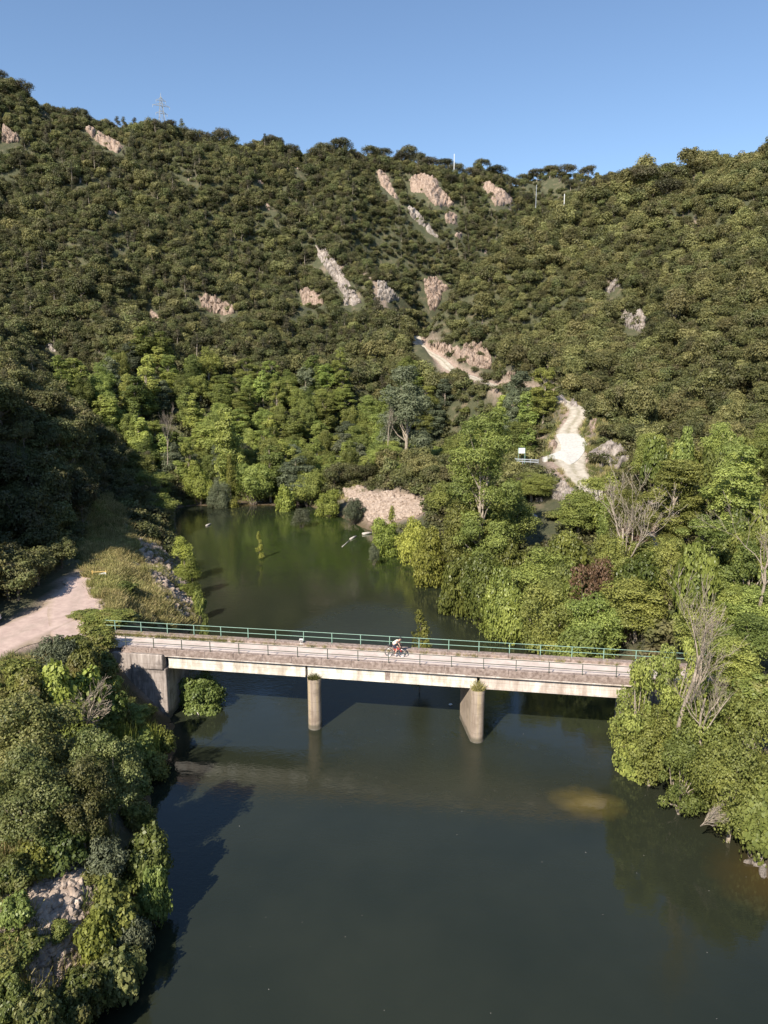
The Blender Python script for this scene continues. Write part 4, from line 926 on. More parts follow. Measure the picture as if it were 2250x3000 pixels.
# -- left foreground
LF = [
 ('flowertree', 0, 70, 1985, 38, 330, 'flowering_tree', 'large tree with pale greenish flower clusters at the left edge', 'tree'),
 ('flowertree', 1, 300, 2095, 36.5, 250, 'flowering_tree', 'flowering tree right of the large one, reaching towards the bank', 'tree'),
 ('flowertree', 2, 60, 2180, 33, 300, 'flowering_tree', 'lower part of the pale flowering trees at the left edge', 'tree'),
 ('flowertree', 3, 220, 2200, 34, 220, 'flowering_tree', 'lowest pale flowering crown, above the shaded stones', 'tree'),
 ('yellow', 3, 240, 1935, 47, 140, 'vine_bush', 'bright yellow green leafy bush below the gravel yard', 'bush'),
 ('yellow', 0, 150, 1925, 45, 150, 'vine_bush', 'yellowish bush left of the bright yellow green one', 'bush'),
 ('bramble', 0, 60, 1935, 44, 190, 'bramble_bush', 'olive bramble bush at the left edge under the gravel yard', 'bush'),
 ('bramble', 0, 10, 1775, 77, 120, 'shaded_bush', 'dark bush at the left edge above the parked car', 'bush'),
 ('bush', 1, 75, 1750, 79, 120, 'shaded_bush', 'dark bush on the shaded rim of the gravel yard, second from the left edge', 'bush'),
 ('bramble', 2, 135, 1722, 82, 110, 'shaded_bush', 'dark bush on the shaded rim of the gravel yard, third from the left edge', 'bush'),
 ('bush', 3, 185, 1690, 87, 90, 'shaded_bush', 'dark bush where the path leaves the gravel yard', 'bush'),
 ('bramble', 1, 275, 1822, 57, 170, 'bramble_bush', 'bramble between the gravel yard and the left railing end', 'bush'),
 ('bramble', 2, 215, 1838, 55.5, 130, 'bramble_bush', 'bramble right of the young willow, nearer the bridge', 'bush'),
 ('bush', 1, 70, 1905, 49, 170, 'bramble_bush', 'leafy bush on the near rim of the gravel yard at the left edge', 'bush'),
 ('willow', 0, 150, 1845, 53, 150, 'young_willow', 'greyish green young willow at the edge of the gravel yard', 'bush'),
 ('bramble', 1, 240, 1860, 52, 110, 'bramble_bush', 'bramble right of the young willow at the yard', 'bush'),
 ('bramble', 2, 320, 1775, 64, 190, 'bramble_bush', 'bramble behind the left end of the green railing', 'bush'),
 ('bramble', 3, 250, 1790, 66, 110, 'bramble_bush', 'bramble beside the white stones at the gravel yard', 'bush'),
 ('bramble', 0, 298, 1893, 54, 120, 'ivy_thicket', 'dark ivy thicket covering the left end of the bridge road', 'shrub'),
 ('vine', 3, 295, 1995, 48, 130, 'ivy_thicket', 'dark green thicket beside the left abutment', 'shrub'),
 ('vine', 0, 210, 2010, 45, 150, 'ivy_thicket', 'glossy thicket between the flowering tree and the leafless shrub', 'shrub'),
 ('fig', 0, 588, 1962, 58.9, 165, 'fig_bush', 'large leaved green bush standing in the water under the left span', 'bush'),
 ('fig', 1, 415, 2415, 34.8, 150, 'fig_bush', 'largest big leaved green bush overhanging the water in the lower left', 'bush'),
 ('fig', 2, 445, 2510, 33.2, 105, 'fig_bush', 'big leaved bush just below the largest one at the water', 'bush'),
 ('willow', 1, 300, 2425, 33.5, 150, 'riverside_bush', 'grey green feathery bush left of the big leaved one', 'bush'),
 ('bush', 2, 320, 2560, 31.0, 170, 'riverside_bush', 'olive feathery bush right of the stone heap', 'bush'),
 ('willow', 2, 370, 2640, 30.6, 130, 'riverside_bush', 'twiggy green bush at the water below the big leaved bushes', 'bush'),
 ('yellow', 1, 285, 2650, 29.5, 120, 'riverside_bush', 'yellow green bush between the stones and the water', 'bush'),
 ('flower', 1, 330, 2740, 28.6, 170, 'riverside_bush', 'yellowish brown bush overhanging the water near the bottom left', 'bush'),
 ('bramble', 2, 230, 2800, 27.2, 170, 'bramble_bush', 'dark bramble above the bottom left shore', 'bush'),
 ('bramble', 3, 60, 2720, 28, 150, 'bramble_bush', 'bramble at the left edge beside the stone heap', 'bush'),
 ('bramble', 1, 40, 2480, 31, 160, 'bramble_bush', 'bramble at the left edge above the stone heap', 'bush'),
 ('fig', 3, 40, 2600, 29, 120, 'fig_bush', 'big leaved bush at the left edge beside the stone heap', 'bush'),
 ('fig', 0, 170, 2400, 33, 170, 'fig_bush', 'big leaved bush under the flowering trees', 'bush'),
 ('yellow', 2, 100, 2455, 32, 110, 'riverside_bush', 'yellow green bush just above the stone heap', 'bush'),
 ('flower', 3, 110, 2890, 24.5, 150, 'riverside_bush', 'pale twiggy bush in the bottom left corner', 'bush'),
 ('bramble', 0, 200, 2880, 25.5, 130, 'bramble_bush', 'lowest bramble on the bottom left shore', 'bush'),
 ('fig', 2, 30, 2850, 25, 120, 'fig_bush', 'big leaved bush at the left edge near the bottom corner', 'bush'),
 ('bush', 3, 170, 2690, 29.5, 90, 'riverside_bush', 'small bush growing between the two halves of the stone heap', 'bush'),
 ('bramble', 3, 330, 2045, 49.5, 110, 'bramble_bush', 'bramble on the slope left below the abutment wall', 'bush'),
 ('bush', 2, 395, 2075, 50.5, 80, 'riverside_bush', 'small herb bush against the foot of the left abutment', 'bush'),
 ('bush', 0, 400, 2130, 47.5, 110, 'riverside_bush', 'low herb bush under the left abutment', 'bush'),
 ('yellow', 3, 475, 2120, 50, 110, 'riverside_bush', 'bright low plants at the water beside the left abutment', 'bush'),
 ('bush', 1, 450, 2190, 47.2, 110, 'riverside_bush', 'yellow green low bush on the point below the abutment', 'bush'),
 ('bramble', 1, 390, 2250, 43, 130, 'bramble_bush', 'shaded bramble on the bank below the abutment', 'bush'),
 ('bramble', 2, 400, 2330, 39.5, 130, 'bramble_bush', 'shaded bramble at the dark water, lower one', 'bush'),
 ('bush', 2, 300, 2130, 44.5, 100, 'riverside_bush', 'olive low bush between leafless shrub and shore', 'bush'),
 ('cane', 0, 350, 2105, 46.8, 70, 'tall_herbs', 'upright herbs on the slope under the thicket', 'plant'),
 ('cane', 1, 425, 2115, 49, 70, 'tall_herbs', 'upright herbs at the foot of the left abutment', 'plant'),
 ('willow', 3, 446, 1475, 126, 110, 'silvery_bush', 'round silvery green bush at the far end of the left embankment', 'bush'),
 ('openash', 0, 450, 1370, 136, 150, 'riverside_tree', 'layered dark tree leaning over the water on the left bank', 'tree'),
 ('ash', 2, 400, 1300, 148, 120, 'riverside_tree', 'half shaded tree behind the layered dark one', 'tree'),
 ('ash', 3, 470, 1440, 129, 120, 'riverside_tree', 'dark low crown over the water beside the silvery bush', 'tree'),
 ('sapling', 0, 532, 1560, 98.0, 85, 'young_poplar', 'yellow green young poplar at the water edge on the left embankment', 'tree'),
 ('sapling', 1, 550, 1625, 91.0, 80, 'young_poplar', 'young poplar just right of the first one on the left embankment', 'tree'),
 ('bush', 0, 360, 1695, 76, 90, 'riverside_bush', 'green bush on the embankment above the railing', 'bush'),
 ('sapling', 2, 1235, 1785, 61.5, 74, 'young_poplar', 'young poplar standing alone in the water behind the bridge', 'tree'),
 ('sapling', 3, 758, 1555, 111, 22, 'young_poplar', 'tiny poplar top sticking out of the middle of the pool', 'tree'),
 ('bush', 1, 580, 1705, 82, 40, 'water_bush', 'small round bush standing in the water left of the pool', 'bush'),
 ('bush', 2, 597, 1790, 67, 44, 'water_bush', 'round bush standing in the water just above the railing', 'bush'),
 ('bush', 3, 600, 1835, 63, 36, 'water_bush', 'leafy tuft right behind the left part of the railing', 'bush'),
 ('willow', 1, 1095, 1580, 107, 34, 'water_bush', 'pale tuft in the water in front of the driftwood', 'bush'),
 ('willow', 0, 880, 1480, 135, 75, 'water_bush', 'pale willow tuft in the shallow end of the pool', 'bush'),
 ('willow', 2, 640, 1385, 156, 70, 'silvery_bush', 'silver grey bush at the far end of the pool', 'bush'),
 ('yellow', 0, 580, 1350, 160, 110, 'riverside_bush', 'yellow green bush at the far end, left of the silver grey one', 'bush'),
 ('yellow', 1, 828, 1410, 153, 62, 'riverside_bush', 'round yellow bush right at the far waterline', 'bush'),
 ('bush', 0, 740, 1330, 160, 120, 'riverside_bush', 'green bush behind the far waterline, centre', 'bush'),
 ('bush', 1, 900, 1350, 158, 120, 'riverside_bush', 'green bush at the far end right of the round yellow bush', 'bush'),
 ('yellow', 2, 960, 1425, 146, 90, 'riverside_bush', 'light green bush on the corner of the far shore', 'bush'),
 ('willow', 3, 1035, 1445, 138, 85, 'silvery_bush', 'bluish green bush in front of the broken pink stones', 'bush'),
 ('sapling', 1, 675, 1320, 157, 40, 'young_poplar', 'thin pale stemmed tree at the far waterline', 'tree'),
 ('poplar', 0, 660, 1175, 166, 115, 'poplar', 'bright yellow green tall poplar, the brightest tree of the far end', 'tree'),
 ('poplar', 1, 790, 1300, 163, 120, 'poplar', 'light green rounded poplar right of the brightest one', 'tree'),
 ('greypoplar', 0, 1190, 1060, 168, 190, 'white_poplar', 'tall grey green white poplar right of the middle', 'tree'),
 ('greypoplar', 1, 870, 1330, 160, 130, 'white_poplar', 'grey green tree behind the far shore bushes', 'tree'),
 ('ash', 4, 1130, 1290, 155, 130, 'dark_tree', 'deep green dense tree above the broken pink stones, left one', 'tree'),
 ('ash', 5, 1200, 1350, 148, 120, 'dark_tree', 'deep green dense tree above the broken pink stones, right one', 'tree'),
 ('openash', 4, 1090, 1320, 160, 100, 'dark_tree', 'dull green tree left of the dense ones above the stones', 'tree'),
 ('ash', 0, 1560, 1380, 112, 180, 'riverside_tree', 'green tree just below the info board', 'tree'),
 ('bush', 2, 1640, 1500, 103, 100, 'riverside_bush', 'bush beside the ruined wall', 'bush'),
 ('bush', 3, 1300, 1400, 120, 130, 'riverside_bush', 'dull green bush right of the broken pink stones', 'bush'),
]
for kind, sd_, cx, yt, Y, wpx, nm, lab, cat in LF:
    zb = 0.0 if nm == 'water_bush' or (nm == 'young_poplar' and cx in (1235, 758)) or (kind == 'fig' and cx == 583) else None
    o = plant(nm, kind, sd_, cx, yt, Y, wpx, lab, cat, zb=zb)
    if cx == 660: o.children[1].data = o.children[1].data.copy(); o.children[1].data.materials[0] = L_YEL
# -- auto filled woods
def jgrid(x0, x1, y0, y1, s, seed, k=1.0):
    r = np.random.default_rng(seed); X, Y = np.meshgrid(np.arange(x0, x1, s), np.arange(y0, y1, s*k)); n = X.size
    return X.ravel()+r.uniform(-.6, .6, n)*s, Y.ravel()+r.uniform(-.6, .6, n)*s*k, r
POPZ = np.array([(-85,182),(-50,170),(-28,166),(-5,163),(18,163),(36,150),(42,160),(36,185),(10,222),(-30,230),(-85,228)], float)
RBZ = np.array([(21,58),(16,72),(14,82),(16,95),(24,112),(38,114),(72,96),(72,70),(62,50),(52,34),(40,30),(31,36),(28,44),(38,60),(30,62)], float)
LFZ = np.array([(-12,24),(-16,36),(-18,44),(-18,50),(-19.5,54.5),(-24,55.5),(-27,56),(-36,57),(-42,40),(-34,20),(-22,12)], float)
OFF = np.array([(28,8),(26,26),(30,40),(40,38),(48,52),(64,60),(80,70),(80,20),(60,0),(36,-6)], float)
def fill(zone, s, seed, pick, label, name, cat, group):
    X, Y, r = jgrid(zone[:, 0].min(), zone[:, 0].max(), zone[:, 1].min(), zone[:, 1].max(), s, seed)
    m = (sdist_poly(np.c_[X, Y], zone) < 0) & (sdist_poly(np.c_[X, Y], WPOLY) > .5)
    for P, e in ((TRACK, 1.2), (GRAVEL, 1.0), (GRAVEL2, 1.0)):
        d, _, hw = seg_dist(np.c_[X, Y], P); m &= d > hw+e
    X, Y = X[m], Y[m]; Z = ground(X, Y); n = len(X); c = 0
    K = [pick(r) for _ in range(n)]; h = np.array([k[2] for k in K]); wd = np.array([k[3] for k in K])
    bad = blocked(X, Y, Z, h, wd)
    for i in range(n):
        if bad[i]: continue
        px, py, _ = project(X[i], Y[i], Z[i]+h[i]*.6)
        if not (-200 < px < (1e9 if zone is OFF else 2450) and -100 < py < (1e9 if zone is OFF else 4200)): continue
        ad = dict(poplar='slender poplar', greypoplar='grey green white poplar', ash='round light green ash', tall='loose crowned tall tree', bush='olive bush', bramble='dense bramble', willow='feathery grey willow', vine='glossy climber thicket').get(K[i][0], '')
        tree(name, K[i][0], K[i][1], X[i], Y[i], Z[i]-.1, h[i], wd[i], (ad+' '+label) if zone is OFF else where(px, py, ad), cat, group); c += 1
    print(name, c)
fill(POPZ, 5.6, 3, lambda r: (('poplar', 'poplar', 'greypoplar', 'ash', 'tall', 'ash')[r.integers(6)], r.integers(4), r.uniform(8, 14.5), r.uniform(6, 9.5)),
     'of the wood at the head of the pool', 'valley_tree', 'tree', 'trees of the valley wood behind the pool')
fill(POPZ, 6.2, 5, lambda r: (('bush', 'bramble', 'willow')[r.integers(3)], r.integers(4), r.uniform(1.5, 3.5), r.uniform(3, 5)),
     'low between the trees at the head of the pool', 'valley_bush', 'bush', 'bushes of the valley wood behind the pool')
fill(RBZ, 4.6, 4, lambda r: (('bush', 'ash', 'ash', 'vine')[r.integers(4)], r.integers(4), r.uniform(6, 11), r.uniform(4.2, 6.5)),
     'filling in between the taller trees of the right bank', 'bank_tree', 'tree', 'crowns filling the right bank')
fill(LFZ, 2.3, 6, lambda r: (('bramble', 'bramble', 'vine', 'bush')[r.integers(4)], r.integers(4), r.uniform(.8, 1.7), r.uniform(2.2, 3.4)),
     'low in the undergrowth of the near left bank', 'undergrowth_bush', 'bush', 'undergrowth bushes on the near left bank')
fill(OFF, 4.4, 14, lambda r: (('bush', 'ash', 'ash', 'vine')[r.integers(4)], r.integers(4), r.uniform(4, 8), r.uniform(4.5, 7)),
     'on the near right bank beyond the road end', 'bank_tree', 'tree', 'crowns at the far right of the near bank')
# -- oaks of the hillsides
bands = [(-125, 130, 60, 170, 3.4), (-170, 190, 170, 300, 2.9), (-260, 270, 300, 450, 3.0), (-330, 340, 450, 700, 7.0)]
XS, YS = [], []
for i, (x0, x1, y0, y1, s) in enumerate(bands):
    a, b2, _ = jgrid(x0, x1, y0, y1, s, 40+i, .70 if y0 >= 170 else .9); XS.append(a); YS.append(b2)
X = np.concatenate(XS); Y = np.concatenate(YS); P2 = np.c_[X, Y]
m = (sdist_poly(P2, WPOLY) > 4) & (np.abs(X) < .62*Y+22+np.where(X < 0, 35*(Y < 170), 0))
for P, e in ((TRACK, 2.4), (GRAVEL, 2.0), (GRAVEL2, 2.0)):
    d, _, hw = seg_dist(P2, P); m &= d > hw+e
for z in (POPZ, RBZ, GRASS_W, BANK_W, RIP_W): m &= sdist_poly(P2, z) > 1.0
m &= ~(((X > -46) & (X < 20) & (Y < 62)) | ((X > -37-7*(Y > 84)) & (X < 20) & (Y < 130))) & ~((X > 0) & (X < 60) & (Y < 112) & (X+Y*.2 < 55))
X, Y = X[m], Y[m]; Z = ground(X, Y); r = np.random.default_rng(77); n = len(X)
wd = np.clip(4.6*np.exp(r.normal(0, .27, n))*(1+.35*fbm(X, Y, 1/20., 2, 61)), 2.4, 8.5); spur = (X > -12) & (Y < 300) & (X+ (300-Y)*.10 > 0); wd = np.where(spur | (Y < 165), wd*1.0, wd*.86); h = wd*r.uniform(.8, 1.3, n)
hole = fbm(X, Y, 1/14., 3, 31); keep = ~blocked(X, Y, Z, h, wd, .35) & (hole < .72)
X, Y, Z, wd, h = X[keep], Y[keep], Z[keep], wd[keep], h[keep]
px, py, dep = project(X, Y, Z+h*.5)
vis = (px > -30) & (px < 2280) & (py > 100) & (py < 2400)
size = np.where(vis, wd/dep, 0)
# hidden ones do not count among the individuals
def seen(i):
    q = np.array([X[i], Y[i], Z[i]+h[i]*1.0]); t = np.linspace(.25, .97, 90)[:, None]; L_ = C0+(q-C0)*t
    return (ground(L_[:, 0], L_[:, 1]) < L_[:, 2]).all()
order = np.argsort(-size); ind = []
for i in order:
    if len(ind) >= 290 or size[i] <= 0: break
    if seen(i): ind.append(i)
left = X[ind] < -25
for j, i in enumerate(ind):
    lf = X[i] < -20; qx_, qy_, _ = project(X[i], Y[i], Z[i]+h[i]*.5)
    lab = where(qx_, qy_, ('small ' if wd[i] < 4.4 else ('broad ' if wd[i] > 5.6 else ''))+('dark holm oak' if lf else 'olive holm oak'))
    grp = 'holm oaks of the left spur' if lf else 'holm oaks of the right hillside'
    if j < 170: tree('holm_oak', 'holive' if (not lf and j % 3 < 2) else 'hoak', j % 4, X[i], Y[i], Z[i]-.3, h[i], wd[i], lab, 'tree', grp)
    else:
        me, H, W = merged_variant('holive' if (not lf and j % 3 < 2) else 'hoak', j % 4); o = link_mesh('holm_oak', me); o.location = (X[i], Y[i], Z[i]-.3)
        o.rotation_euler.z = rng.uniform(0, 6.28); o.scale = (wd[i]/W, wd[i]/W, h[i]/H); tag(o, lab, 'tree', grp)
rest = np.ones(len(X), bool); rest[ind] = False
print('oaks', len(X), 'far', rest.sum())
front = ((X > 0) & (Y < 298) & (np.hypot(X-0, 0) > (Y-250)*.9))
vs_ = [merged_variant('oak', k)[0] for k in range(4)]+[merged_variant('oliveoak', k)[0] for k in range(3)]+[merged_variant('conifer', 0)[0]]
S = np.c_[wd/6.2, wd/6.2, h/6.0]; a_, b_ = rest & ~front, rest & front
scatter('forest', np.c_[X, Y, Z-.3][a_], S[a_], vs_[:4]+[vs_[4], vs_[7]], 'dark evergreen forest covering the far hillsides under the skyline', 'forest', seed=5)
scatter('forest', np.c_[X, Y, Z-.3][b_], S[b_], [vs_[0], vs_[1]]+vs_[4:7], 'lighter olive oak forest covering the right hill', 'forest', seed=15)
# shrubs between the oaks
XS, YS = [], []
for i, (x0, x1, y0, y1, s) in enumerate([(-120, 130, 62, 170, 2.2), (-170, 190, 170, 300, 2.3), (-260, 270, 300, 480, 3.2)]):
    a, b2, _ = jgrid(x0, x1, y0, y1, s, 80+i, .75); XS.append(a); YS.append(b2)
X = np.concatenate(XS); Y = np.concatenate(YS); P2 = np.c_[X, Y]; m = (sdist_poly(P2, WPOLY) > 1.5) & (np.abs(X) < .62*Y+22)
for P, e in ((TRACK, .8), (GRAVEL, .8), (GRAVEL2, .8)):
    d, _, hw = seg_dist(P2, P); m &= d > hw+e
for z in (GRASS_W, BANK_W, RIP_W, LOW_W): m &= sdist_poly(P2, z) > .5
m &= ~((X > -46) & (X < 20) & (Y < 90))
X, Y = X[m], Y[m]; Z = ground(X, Y); sc = np.random.default_rng(5).uniform(.8, 1.8, len(X))
k = ~blocked(X, Y, Z, 1.8*sc, 2.6*sc, .3, .2)
scatter('undergrowth', np.c_[X, Y, Z-.1][k], sc[k], [merged_variant('shrub', i)[0] for i in range(4)], 'low scrub between the trees of the hillsides', 'scrub', seed=6)
# umbrella pines on the skyline
def skyline(px):
    Yv = np.arange(150, 620, 2.0); u = (px-1125)/FPX; best = (-9, 0)
    d = ray(px, 600); Xv = Yv/d[1]*d[0]; g = ground(Xv, Yv); el = (g-CAMZ)/Yv; i = int(np.argmax(el)); return Xv[i], Yv[i], g[i]
PN = [(35,8,.8),(100,11,1.),(175,8,.9),(250,8,1.),(330,8,.9),(475,11,1.2),(510,9,1.),(585,12,1.2),(620,11,1.1),(660,12,1.3),(690,10,.9),(745,8,1),(800,8,1),(860,9,1),(925,9,1.0),(955,10,1.3),(1000,11,1.4),(1045,9,1.),(1085,10,1.3),(1125,10,1.2),
      (1175,9,1.1),(1195,13,1.3),(1222,12,1.3),(1260,11,1.3),(1300,10,1.3),(1335,11,1.3),(1375,10,1.3),(1410,9,1.2),(1450,9,1.3),(1490,9,1.2),(1530,9,1.2),(1570,9,1.3),(1610,9,1.2),(1655,11,1.4),(1720,11,1.4),(1780,9,1.3),(1850,9,1.4),(1900,11,1.4),(1945,12,1.4)]
for i, (px, hh, ws) in enumerate(PN):
    x, y, z = skyline(px); y2 = y-3-(i % 3)*3
    tree('umbrella_pine', 'pine', i % 4, x*y2/y, y2, g1(x*y2/y, y2)-.5, hh*.98, 9.5*ws, where(px, 400, 'flat topped skyline pine'), 'tree', 'umbrella pines along the skyline')
for i, (px, py) in enumerate([(1670,560),(1545,600),(1480,545),(1385,500),(1600,655),(1890,540),(1760,580),(1320,555),(930,560),(820,520),(1610,520),(1700,510),(1560,520),(1450,510)]):
    q = hit(px, py); tree('umbrella_pine', 'pine', i % 4, q[0], q[1], q[2]-.5, 8.0, 8.0, where(px, py, 'purplish umbrella pine'), 'tree', 'umbrella pines below the skyline')
# grass
def blade_tuft(seed, n=46, hh=.55, mat=L_GRASS):
    r = np.random.default_rng(seed); c = r.normal(size=(n, 3))*(.16, .16, 0); t = unit(np.c_[r.normal(size=(n, 2))*.40, np.ones(n)]); s = unit(np.cross(t, r.normal(size=(n, 3))))
    h = r.uniform(.4, 1.2, n)[:, None]*hh; e = c+t*h+np.c_[r.normal(size=(n, 2))*.07, np.zeros(n)]
    q = np.stack([c-s*.016, c+s*.016, e+s*.008, e-s*.008], 1).reshape(-1, 3)
    return np_mesh('tuft', q, np.arange(4*n).reshape(-1, 4), mat, attrs={'tint': np.repeat(r.random(n), 4)})
TG = [blade_tuft(k) for k in range(3)]+[blade_tuft(9, 46, .5, L_GRASSG)]
P = fill_poly(GRASS_W, 11000, 3); P = P[fbm(P[:, 0], P[:, 1], .35, 3, 8) > -.35]; P = P[sdist_poly(P, WPOLY) > .3]
bk = fill_poly(BANK_W, 900, 4); bk = bk[fbm(bk[:, 0], bk[:, 1], .3, 3, 18) > .15]; P = np.r_[P, bk]; Zg = ground(P[:, 0], P[:, 1])
_r = np.random.default_rng(22); ss = S_L+_r.uniform(-6.5, 6, 500); tt = _r.normal(1.42, .10, 500)
ss = np.r_[ss, S_L+_r.uniform(-6, 38, 260)]; tt = np.r_[tt, _r.normal(1.36, .05, 260)]
kb = np.array([bp(a_, b_, ZD+.02) for a_, b_ in zip(ss, tt)])
scatter('kerb_weeds', kb, _r.uniform(.25, .7, len(kb)), [TG[0], TG[3]], 'dry weeds growing along the foot of the far kerb', 'weeds', seed=17)
scatter('grass', np.c_[P, Zg-.05], np.random.default_rng(2).uniform(.6, 1.5, len(P)), TG, 'tall dry and green grass on the left embankment', 'grass', seed=7)
P = np.concatenate([fill_poly(LFZ, 5000, 9), np.random.default_rng(3).uniform((-60, 86), (-36, 150), (3000, 2)), np.random.default_rng(4).uniform((30, 95), (60, 150), (4000, 2)), np.random.default_rng(14).uniform((-90, 150), (60, 190), (7000, 2))])
d, _, hw = seg_dist(P, TRACK); d2, _, hw2 = seg_dist(P, GRAVEL); d3, _, hw3 = seg_dist(P, GRAVEL2)
P = P[(sdist_poly(P, WPOLY) > .4) & (d > hw+.2) & (d2 > hw2+.3) & (d3 > hw3+.3) & (sdist_poly(P, LOW_W) > 0)]
scatter('ground_cover', np.c_[P, ground(P[:, 0], P[:, 1])-.05], np.random.default_rng(12).uniform(.7, 1.8, len(P)), [TG[3], blade_tuft(11, 40, .5, L_GRASSG), TG[0]], 'green herbs and grass under the trees', 'grass', seed=8)
# ---------------------------------------------------------------- things
def mat_plain(name, c, rough=.5, metallic=0.0, c2=None):
    return mat_noise(name, c, c2 or tuple(min(1, v*1.25+.005) for v in c), 9, rough=rough, metallic=metallic, bstr=.05, vec='obj')
M_SKIN = mat_plain('skin', (.52,.32,.24), .55); M_NAVY = mat_plain('navy_cloth', (.025,.028,.055), .8); M_CREAM = mat_plain('cream_cloth', (.74,.72,.58), .85)
M_BLACK = mat_plain('black_plastic', (.015,.015,.017), .5); M_REDF = mat_plain('red_cloth', (.30,.045,.04), .7); M_FRAME = mat_plain('frame_paint', (.10,.035,.03), .35)
M_CHROME = mat_plain('brushed_metal', (.45,.45,.46), .35, .8); M_SHOE = mat_plain('white_shoe', (.72,.70,.72), .6); M_WOOD = mat_noise('bleached_wood', (.36,.32,.28), (.62,.57,.52), 5, rough=.9)
M_TYRE = mat_plain('tyre_rubber', (.03,.028,.027), .85); M_GLASS = mat_plain('dark_glass', (.02,.025,.03), .08); M_YEL = mat_plain('ochre_paint', (.55,.38,.12), .6); M_RLIGHT = mat_plain('red_lens', (.4,.02,.02), .3)
def skin(name, V, E_, Rr, mat, parent, sub=2):
    me = bpy.data.meshes.new(name); me.from_pydata([Vector(v) for v in V], E_, []); me.materials.append(mat)
    o = link_mesh(name, me, parent); md = o.modifiers.new('skin', 'SKIN'); md.use_smooth_shade = True
    if not me.skin_vertices: 
        return o
    for i, rr in enumerate(Rr):
        d = me.skin_vertices[0].data[i]; rr = rr if isinstance(rr, tuple) else (rr, rr); d.radius = rr; d.use_root = (i == 0)
    sb = o.modifiers.new('sub', 'SUBSURF'); sb.levels = sub; sb.render_levels = sub; return o
def make_bike(label, grp=None):
    b = empty('bicycle', (0, 0, 0), label=label, cat='bicycle', group=grp)
    R_ = .345
    for wx in (-.54, .56):
        mb = MB(); ring = [(wx+R_*math.cos(a), 0, R_+R_*math.sin(a)) for a in np.linspace(0, 2*math.pi, 33)]
        mb.tube(ring, .026, 6, cap=False); wh = mb.build('wheel', M_TYRE, b, True)
        mb = MB(); ring = [(wx+.31*math.cos(a), 0, R_+.31*math.sin(a)) for a in np.linspace(0, 2*math.pi, 33)]; mb.tube(ring, .012, 5, cap=False)
        mb.tube([(wx, -.05, R_), (wx, .05, R_)], .025, 8); mb.build('rim', M_CHROME, wh)
        mb = MB()
        for k in range(20): a = 2*math.pi*k/20; mb.tube([(wx, .02*(-1)**k, R_), (wx+.31*math.cos(a), 0, R_+.31*math.sin(a))], .0022, 3)
        mb.build('spokes', M_CHROME, wh)
    mb = MB(); bb = (-.06, 0, .30); st = (-.17, 0, .78); ht = (.40, 0, .86); hb = (.44, 0, .72); ra = (-.54, 0, R_)
    for a, c, r_ in ((bb, st, .018), (st, ht, .018), (bb, hb, .022), (ht, hb, .022), (bb, (-.54, .06, R_), .010), (bb, (-.54, -.06, R_), .010), (st, (-.54, .06, R_), .009), (st, (-.54, -.06, R_), .009)): mb.tube([a, c], r_, 8)
    mb.build('frame', M_FRAME, b)
    mb = MB()
    for s in (-1, 1): mb.tube([(.44, s*.05, .72), (.50, s*.055, .52), (.56, s*.055, R_)], [.016, .014, .010], 7)
    mb.box((.44, 0, .73), (.05, .14, .03)); mb.build('fork', M_BLACK, b)
    mb = MB(); mb.tube([(-.17, 0, .78), (-.20, 0, .93)], .014, 7); mb.build('seat_post', M_CHROME, b)
    mb = MB(); mb.prism([(-.36, -.07), (-.36, .07), (-.24, .07), (-.10, .022), (-.06, .015), (-.06, -.015), (-.10, -.022), (-.24, -.07)], .93, .97); mb.build('saddle', M_BLACK, b)
    mb = MB(); mb.tube([(.40, 0, .86), (.39, 0, .95), (.45, 0, .97)], .015, 7)
    mb.tube([(.43, -.31, .985), (.46, -.12, .97), (.46, .12, .97), (.43, .31, .985)], .014, 7)
    for s in (-1, 1): mb.tube([(.435, s*.31, .985), (.44, s*.22, .98)], .020, 7)
    mb.build('handlebar', M_BLACK, b)
    mb = MB(); mb.tube([(bb[0], -.06, .30), (bb[0], .06, .30)], .022, 8); mb.tube([(bb[0], -.065, .30), (bb[0], -.050, .30)], .09, 20)
    mb.tube([(bb[0], -.075, .30), (.03, -.08, .155)], .010, 6); mb.tube([(bb[0], .075, .30), (-.15, .08, .445)], .010, 6)
    mb.box((.03, -.13, .155), (.10, .09, .02)); mb.box((-.15, .13, .445), (.10, .09, .02)); mb.build('crankset', M_BLACK, b)
    mb = MB(); mb.tube([(-.06, -.055, .39), (-.54, -.055, .39)], .006, 4); mb.tube([(-.06, -.055, .21), (-.54, -.055, .30)], .006, 4); mb.build('chain', M_BLACK, b)
    mb = MB(); mb.tube([(-.26, 0, .88), (-.42, 0, .92), (-.62, 0, .98), (-.70, 0, 1.0)], [.05, .085, .095, .06], 10); mb.build('saddle_bag', M_BLACK, b, True)
    mb = MB(); mb.prism([(-.12, .72), (.35, .81), (.36, .70), (.02, .50), (-.10, .60)], -.035, .035, Matrix.Rotation(math.pi/2, 4, 'X')); mb.build('frame_bag', M_REDF, b)
    for s in (-1, 1):
        mb = MB(); mb.tube([(.52, s*.10, .46), (.49, s*.10, .58), (.46, s*.10, .68)], [.04, .06, .05], 10); mb.build('fork_bag', M_REDF, b, True)
    mb = MB(); mb.tube([(.53, -.16, .93), (.53, .16, .93)], [.065, .065], 12); mb.build('handlebar_roll', M_BLACK, b, True)
    return b
